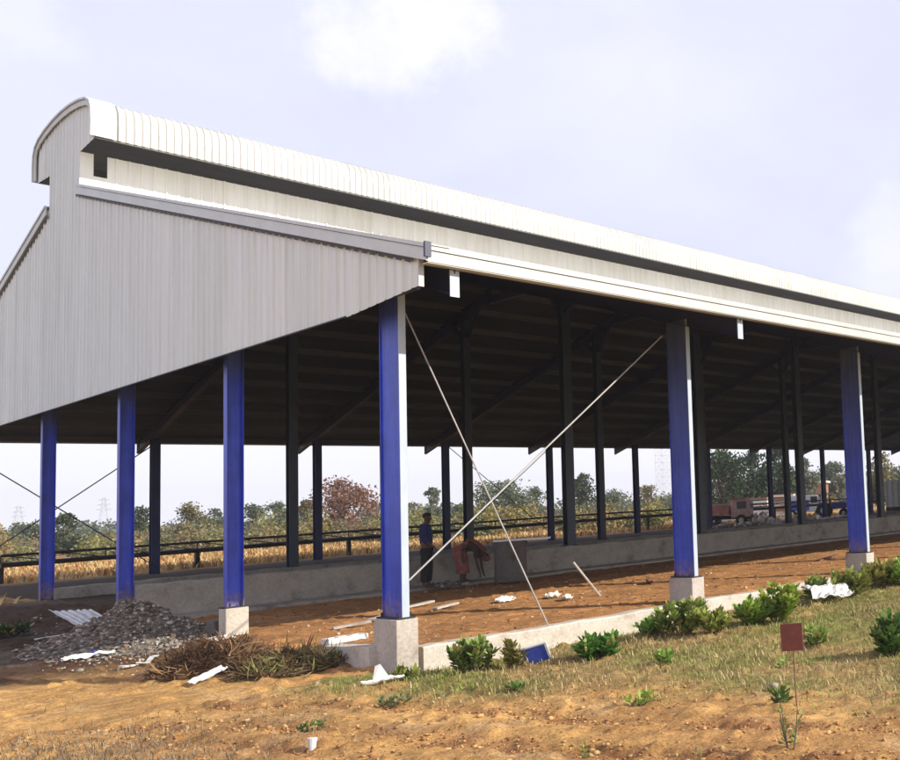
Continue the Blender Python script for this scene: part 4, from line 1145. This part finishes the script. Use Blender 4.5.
# ------------------------------------------------------------------ machines, buildings at the far right
m_red = simple('faded_red_paint', (.45, .13, .10), (.66, .34, .28), 2, .6)
m_orange = simple('salmon_cab_paint', (.62, .36, .28), (.80, .58, .50), 2, .6)
m_tyre = simple('tyre_rubber', (.015, .014, .013), (.03, .028, .025), 5, .9)
m_glass = simple('dark_glass', (.02, .025, .03), (.03, .035, .04), 2, .15)
m_tan = simple('tan_plaster', (.52, .40, .27), (.60, .47, .33), .6, .9)
m_vblue = simple('blue_body', (.05, .07, .35), (.08, .10, .45), 2, .5)
m_wood = simple('sawn_wood', (.58, .40, .30), (.78, .62, .50), 3, .85, stretch=(1, 4, 8))
m_brick = simple('brown_brick', (.22, .10, .06), (.32, .16, .10), 4, .9)
RV = Matrix.Rotation(yaw-PI/2, 3, 'Z')       # local x runs to the photo's right
def wheel(parent, org, lx, ly, r_, wd):
    c0 = RV @ Vector((lx, ly-wd/2, r_)) + org; c1 = RV @ Vector((lx, ly+wd/2, r_)) + org
    o = MB().tube([c0, c0.lerp(c1, .15), c0.lerp(c1, .85), c1], [r_*.93, r_, r_, r_*.93], 20).build('wheel', m_tyre, parent)
    MB().tube([c0-(c1-c0)*.03, c1+(c1-c0)*.03], r_*.45, 12).build('rim', m_wpaint, o)
def rb(org): return dict(rot=RV, org=org)
# tipper truck with salmon cab
o_ = far(735, 50, -.2)
e = empty('truck', o_, 'truck with salmon pink cab and red bed parked beyond the rail', 'truck'); e.scale = (.60,)*3
MB().box(-.2, 1.5, -1, 1, .75, 2.35, **rb(o_)).build('cab', m_orange, e, bevel=.08)
MB().box(1.52, 1.53, -.8, .8, 1.5, 2.15, **rb(o_)).box(.35, 1.2, -1.012, -1.004, 1.5, 2.15, **rb(o_)).build('window', m_glass, e)
MB().box(-.25, 1.2, -1.02, .98, 2.36, 2.5, **rb(o_)).build('roof_rack', m_red, e)
MB().box(-3.4, -.35, -1.1, 1.1, 1.0, 1.95, **rb(o_)).build('bed', m_red, e, bevel=.04)
MB().box(-3.4, 1.6, -.45, .45, .6, .95, **rb(o_)).build('chassis', m_dark, e)
for lx in (-2.7, .7):
    for ly in (-.9, .9): wheel(e, o_, lx, ly, .5, .3)
# tractor
o_ = far(702, 52, -.2)
e = empty('tractor', o_, 'small faded red tractor left of the salmon pink truck', 'tractor'); e.scale = (.75,)*3
MB().box(-.1, 1.2, -.3, .3, .7, 1.3, **rb(o_)).build('hood', m_red, e, bevel=.06)
MB().box(-.9, -.2, -.5, .5, .7, 1.0, **rb(o_)).box(-.95, -.85, -.4, .4, 1.0, 1.5, **rb(o_)).build('seat', m_dark, e, bevel=.03)
MB().box(-1.2, -.2, -.85, -.5, 1.15, 1.25, **rb(o_)).box(-1.2, -.2, .5, .85, 1.15, 1.25, **rb(o_)).build('fender', m_orange, e, bevel=.03)
for ly in (-.65, .65): wheel(e, o_, -.65, ly, .62, .32)
for ly in (-.55, .55): wheel(e, o_, .95, ly, .36, .2)
# stacks of timber
for k, (u, d, w, h, lb) in enumerate(((757, 62, 2.4, 1.9, 'stack of pale sawn timber right of the salmon pink truck'), (783, 64, 2.6, 2.1, 'stack of brown and white timber between the inner columns'))):
    o_ = far(u, d, -.2); e = empty('timber_stack', o_, lb, 'timber stack', 'timber stacks beyond the rail'); e.scale = (.72,)*3
    for q in range(6):
        MB().box(-w/2+.05*q, w/2-.03*q, -.8, .8, .35+q*h/6.5, .35+(q+.72)*h/6.5, **rb(o_)).build('board', [m_wood, m_wpaint, m_brick][(q+k) % 3], e)
    for s_ in (-1, 1): MB().box(s_*w*.36-.1, s_*w*.36+.1, -.85, .85, 0, .34, **rb(o_)).build('bearer', m_dark, e)
# van
o_ = far(806, 62, -.2)
e = empty('van', o_, 'blue and white van between the second and third near columns', 'van'); e.scale = (.72,)*3
prof = [(-1.9, .45), (1.9, .45), (1.95, 1.1), (1.55, 1.3), (1.1, 2.0), (-1.9, 2.05)]
MB().loft([[RV @ Vector((x, ly, z))+o_ for x, z in prof] for ly in (-.85, .85)]).build('body', m_wpaint, e, bevel=.06)
MB().box(-1.85, .4, -.87, -.855, .6, 1.55, **rb(o_)).build('side_panel', m_vblue, e)
MB().box(.55, 1.15, -.87, -.855, 1.3, 1.85, **rb(o_)).build('window', m_glass, e)
for lx in (-1.2, 1.25):
    for ly in (-.8, .8): wheel(e, o_, lx, ly, .36, .22)
# motor tractor dark
o_ = far(832, 56, -.2)
e = empty('tractor', o_, 'dark tractor standing just left of the third near column', 'tractor'); e.scale = (.75,)*3
MB().box(.0, 1.2, -.3, .3, .7, 1.25, **rb(o_)).build('hood', m_vblue, e, bevel=.06)
MB().box(-1.0, -.1, -.6, .6, 1.9, 2.0, **rb(o_)).build('canopy', m_wpaint, e, bevel=.03)
cp = MB()
for lx in (-.95, -.15):
    for ly in (-.55, .55): cp.box(lx-.03, lx+.03, ly-.03, ly+.03, .7, 1.9, **rb(o_))
cp.build('canopy_posts', m_dark, e)
MB().box(-.9, -.2, -.5, .5, .65, .95, **rb(o_)).build('seat', m_dark, e, bevel=.03)
for ly in (-.65, .65): wheel(e, o_, -.6, ly, .62, .32)
for ly in (-.55, .55): wheel(e, o_, .95, ly, .36, .2)
# white rubble beyond rail
pts = []; sz = []; r = np.random.RandomState(90)
for i in range(420):
    u = r.choice([704, 716, 748, 758, 768, 790, 822, 850])+r.normal(0, 9); d = r.uniform(44, 60); p = far(u, d, -.2); s_ = .05+.22*r.uniform()**2; pts.append((p.x, p.y, -.2+s_*.4+.35*r.uniform()*np.exp(-((u-758)/14)**2))); sz.append(s_)
tag(chips('debris', np.array(pts), sz, [(.80, .77, .74), (.7, .62, .56), (.3, .2, .15), (.85, .83, .81)], 91), 'pale broken rubble strewn in front of the parked truck', 'debris', kind='stuff')
# buildings
def bldg(u, dist, w, dpt, h, mat, label, roofm, win=3, gable=False, slit=False):
    o_ = far(u, dist, -.3); e = empty('building', o_, label, 'building')
    MB().box(-w/2, w/2, 0, dpt, 0, h, **rb(o_)).build('wall', mat, e)
    MB().box(-w/2-.3, w/2+.3, -.3, dpt+.3, h+.003, h+.25, **rb(o_)).build('roof', roofm, e)
    for k in range(win):
        x = -w/2+w*(k+.5)/win
        MB().box(x-.5, x+.5, -.04, -.01, h*.45, h*.75, **rb(o_)).build('window', m_glass, e)
bldg(836, 130, 13, 8, 4.0, m_tan, 'long tan building behind the blue and white van', m_brick, 4)
bldg(780, 112, 11, 6, 3.0, m_brick, 'low brown building behind the timber stacks', m_wpaint, 3)
o_ = far(901, 62, -.2); e = empty('container', o_, 'white ribbed container at the right edge beyond the shed', 'container')
MB().box(-1.0, 3.5, 0, 2.3, .35, 2.15, **rb(o_)).build('box_body', m_wpaint, e)
cb = MB()
for k in range(12): cb.box(-1.0+.38*k, -.9+.38*k, -.05, -.002, .4, 2.1, **rb(o_))
cb.build('side_ribs', m_trim, e)
MB().box(-1.0, 3.5, .1, .4, 0, .348, **rb(o_)).box(-1.0, 3.5, 1.9, 2.2, 0, .348, **rb(o_)).build('skid', m_dark, e)

# ------------------------------------------------------------------ light
EL, AZ = math.radians(28.5), math.radians(30)      # AZ from -y towards +x
sd = Vector((math.sin(AZ)*math.cos(EL), -math.cos(AZ)*math.cos(EL), math.sin(EL)))
ld = bpy.data.lights.new('sun', 'SUN'); ld.energy = 4.2; ld.angle = math.radians(.5); ld.color = (1, .93, .82)
lo = bpy.data.objects.new('sun', ld); col.objects.link(lo); lo.rotation_euler = sd.to_track_quat('Z', 'Y').to_euler()
w = bpy.data.worlds.new('World'); scene.world = w; w.use_nodes = True
nt = w.node_tree; bg = nt.nodes['Background']
sky = N(nt, 'ShaderNodeTexSky', sky_type='NISHITA'); sky.sun_disc = False
sky.sun_elevation = EL; sky.sun_rotation = math.atan2(sd.x, sd.y); sky.dust_density = 2.5; sky.air_density = 1.0; sky.ozone_density = 2.0
tc_ = N(nt, 'ShaderNodeTexCoord')
mp = N(nt, 'ShaderNodeMapping'); mp.inputs['Scale'].default_value = (1, 1, 2.2); nt.links.new(tc_.outputs['Generated'], mp.inputs[0])
n1_ = noise(nt, 2.0, 9, .55, mp.outputs[0]); n1_.inputs['Distortion'].default_value = .4
thin = ramp(nt, n1_.outputs['Fac'], [(.3, (.72, .72, .72)), (.75, (.97, .97, .97))])
c = mix(nt, thin.outputs['Color'], sky.outputs[0], (6.45, 6.5, 8.4))
sz_ = N(nt, 'ShaderNodeSeparateXYZ'); nt.links.new(tc_.outputs['Generated'], sz_.inputs[0])
hr = N(nt, 'ShaderNodeMapRange', interpolation_type='SMOOTHSTEP'); nt.links.new(sz_.outputs['Z'], hr.inputs['Value'])
hr.inputs['From Min'].default_value = .22; hr.inputs['From Max'].default_value = .0; hr.inputs['To Max'].default_value = .8
c = mix(nt, hr.outputs[0], c, (8.3, 8.4, 8.9))
# soft cumulus clouds standing in fixed directions of the sky
nd = noise(nt, 20, 10, .66, tc_.outputs['Generated'])
for (u, v, ca, amt) in ((372, 40, .9984, .75), (432, 18, .9986, .8), (900, 232, .9982, .45), (338, 38, .9992, .6), (885, 290, .9984, .35), (8, 0, .9988, .4), (470, 30, .9993, .5)):
    d = (fw + R2*((u-PX)/F) - U2*((v-PY)/F)).normalized()
    dp = N(nt, 'ShaderNodeVectorMath', operation='DOT_PRODUCT'); nt.links.new(tc_.outputs['Generated'], dp.inputs[0]); dp.inputs[1].default_value = d
    ma = N(nt, 'ShaderNodeMath', operation='MULTIPLY_ADD'); nt.links.new(nd.outputs['Fac'], ma.inputs[0]); ma.inputs[1].default_value = .0052; nt.links.new(dp.outputs['Value'], ma.inputs[2])
    mr = N(nt, 'ShaderNodeMapRange', interpolation_type='SMOOTHSTEP'); nt.links.new(ma.outputs[0], mr.inputs['Value'])
    mr.inputs['From Min'].default_value = ca+.0022; mr.inputs['From Max'].default_value = ca+.0044; mr.inputs['To Max'].default_value = amt
    c = mix(nt, mr.outputs[0], c, (6.95, 6.95, 7.7))
nt.links.new(c, bg.inputs['Color'])
bg.inputs['Strength'].default_value = .10
scene.view_settings.view_transform = 'Standard'; scene.view_settings.look = 'None'
scene.view_settings.gamma = 1; scene.view_settings.exposure = .58; scene.view_settings.use_curve_mapping = False
try: scene.cycles.max_bounces = 8
except Exception: pass

# ------------------------------------------------------------------ air
hm = bpy.data.materials.new('haze_air'); hm.use_nodes = True; hn = hm.node_tree; hn.nodes.clear()
ho = hn.nodes.new('ShaderNodeOutputMaterial'); pv = hn.nodes.new('ShaderNodeVolumePrincipled')
pv.inputs['Color'].default_value = (.97, .97, 1, 1); pv.inputs['Density'].default_value = .0008; pv.inputs['Anisotropy'].default_value = .2
hn.links.new(pv.outputs[0], ho.inputs['Volume'])
hb = MB().box(-620, 1010, -520, 1010, -3, 34).build('haze', hm)
tag(hb, 'thin pale haze in the air over the fields', 'haze', kind='stuff')
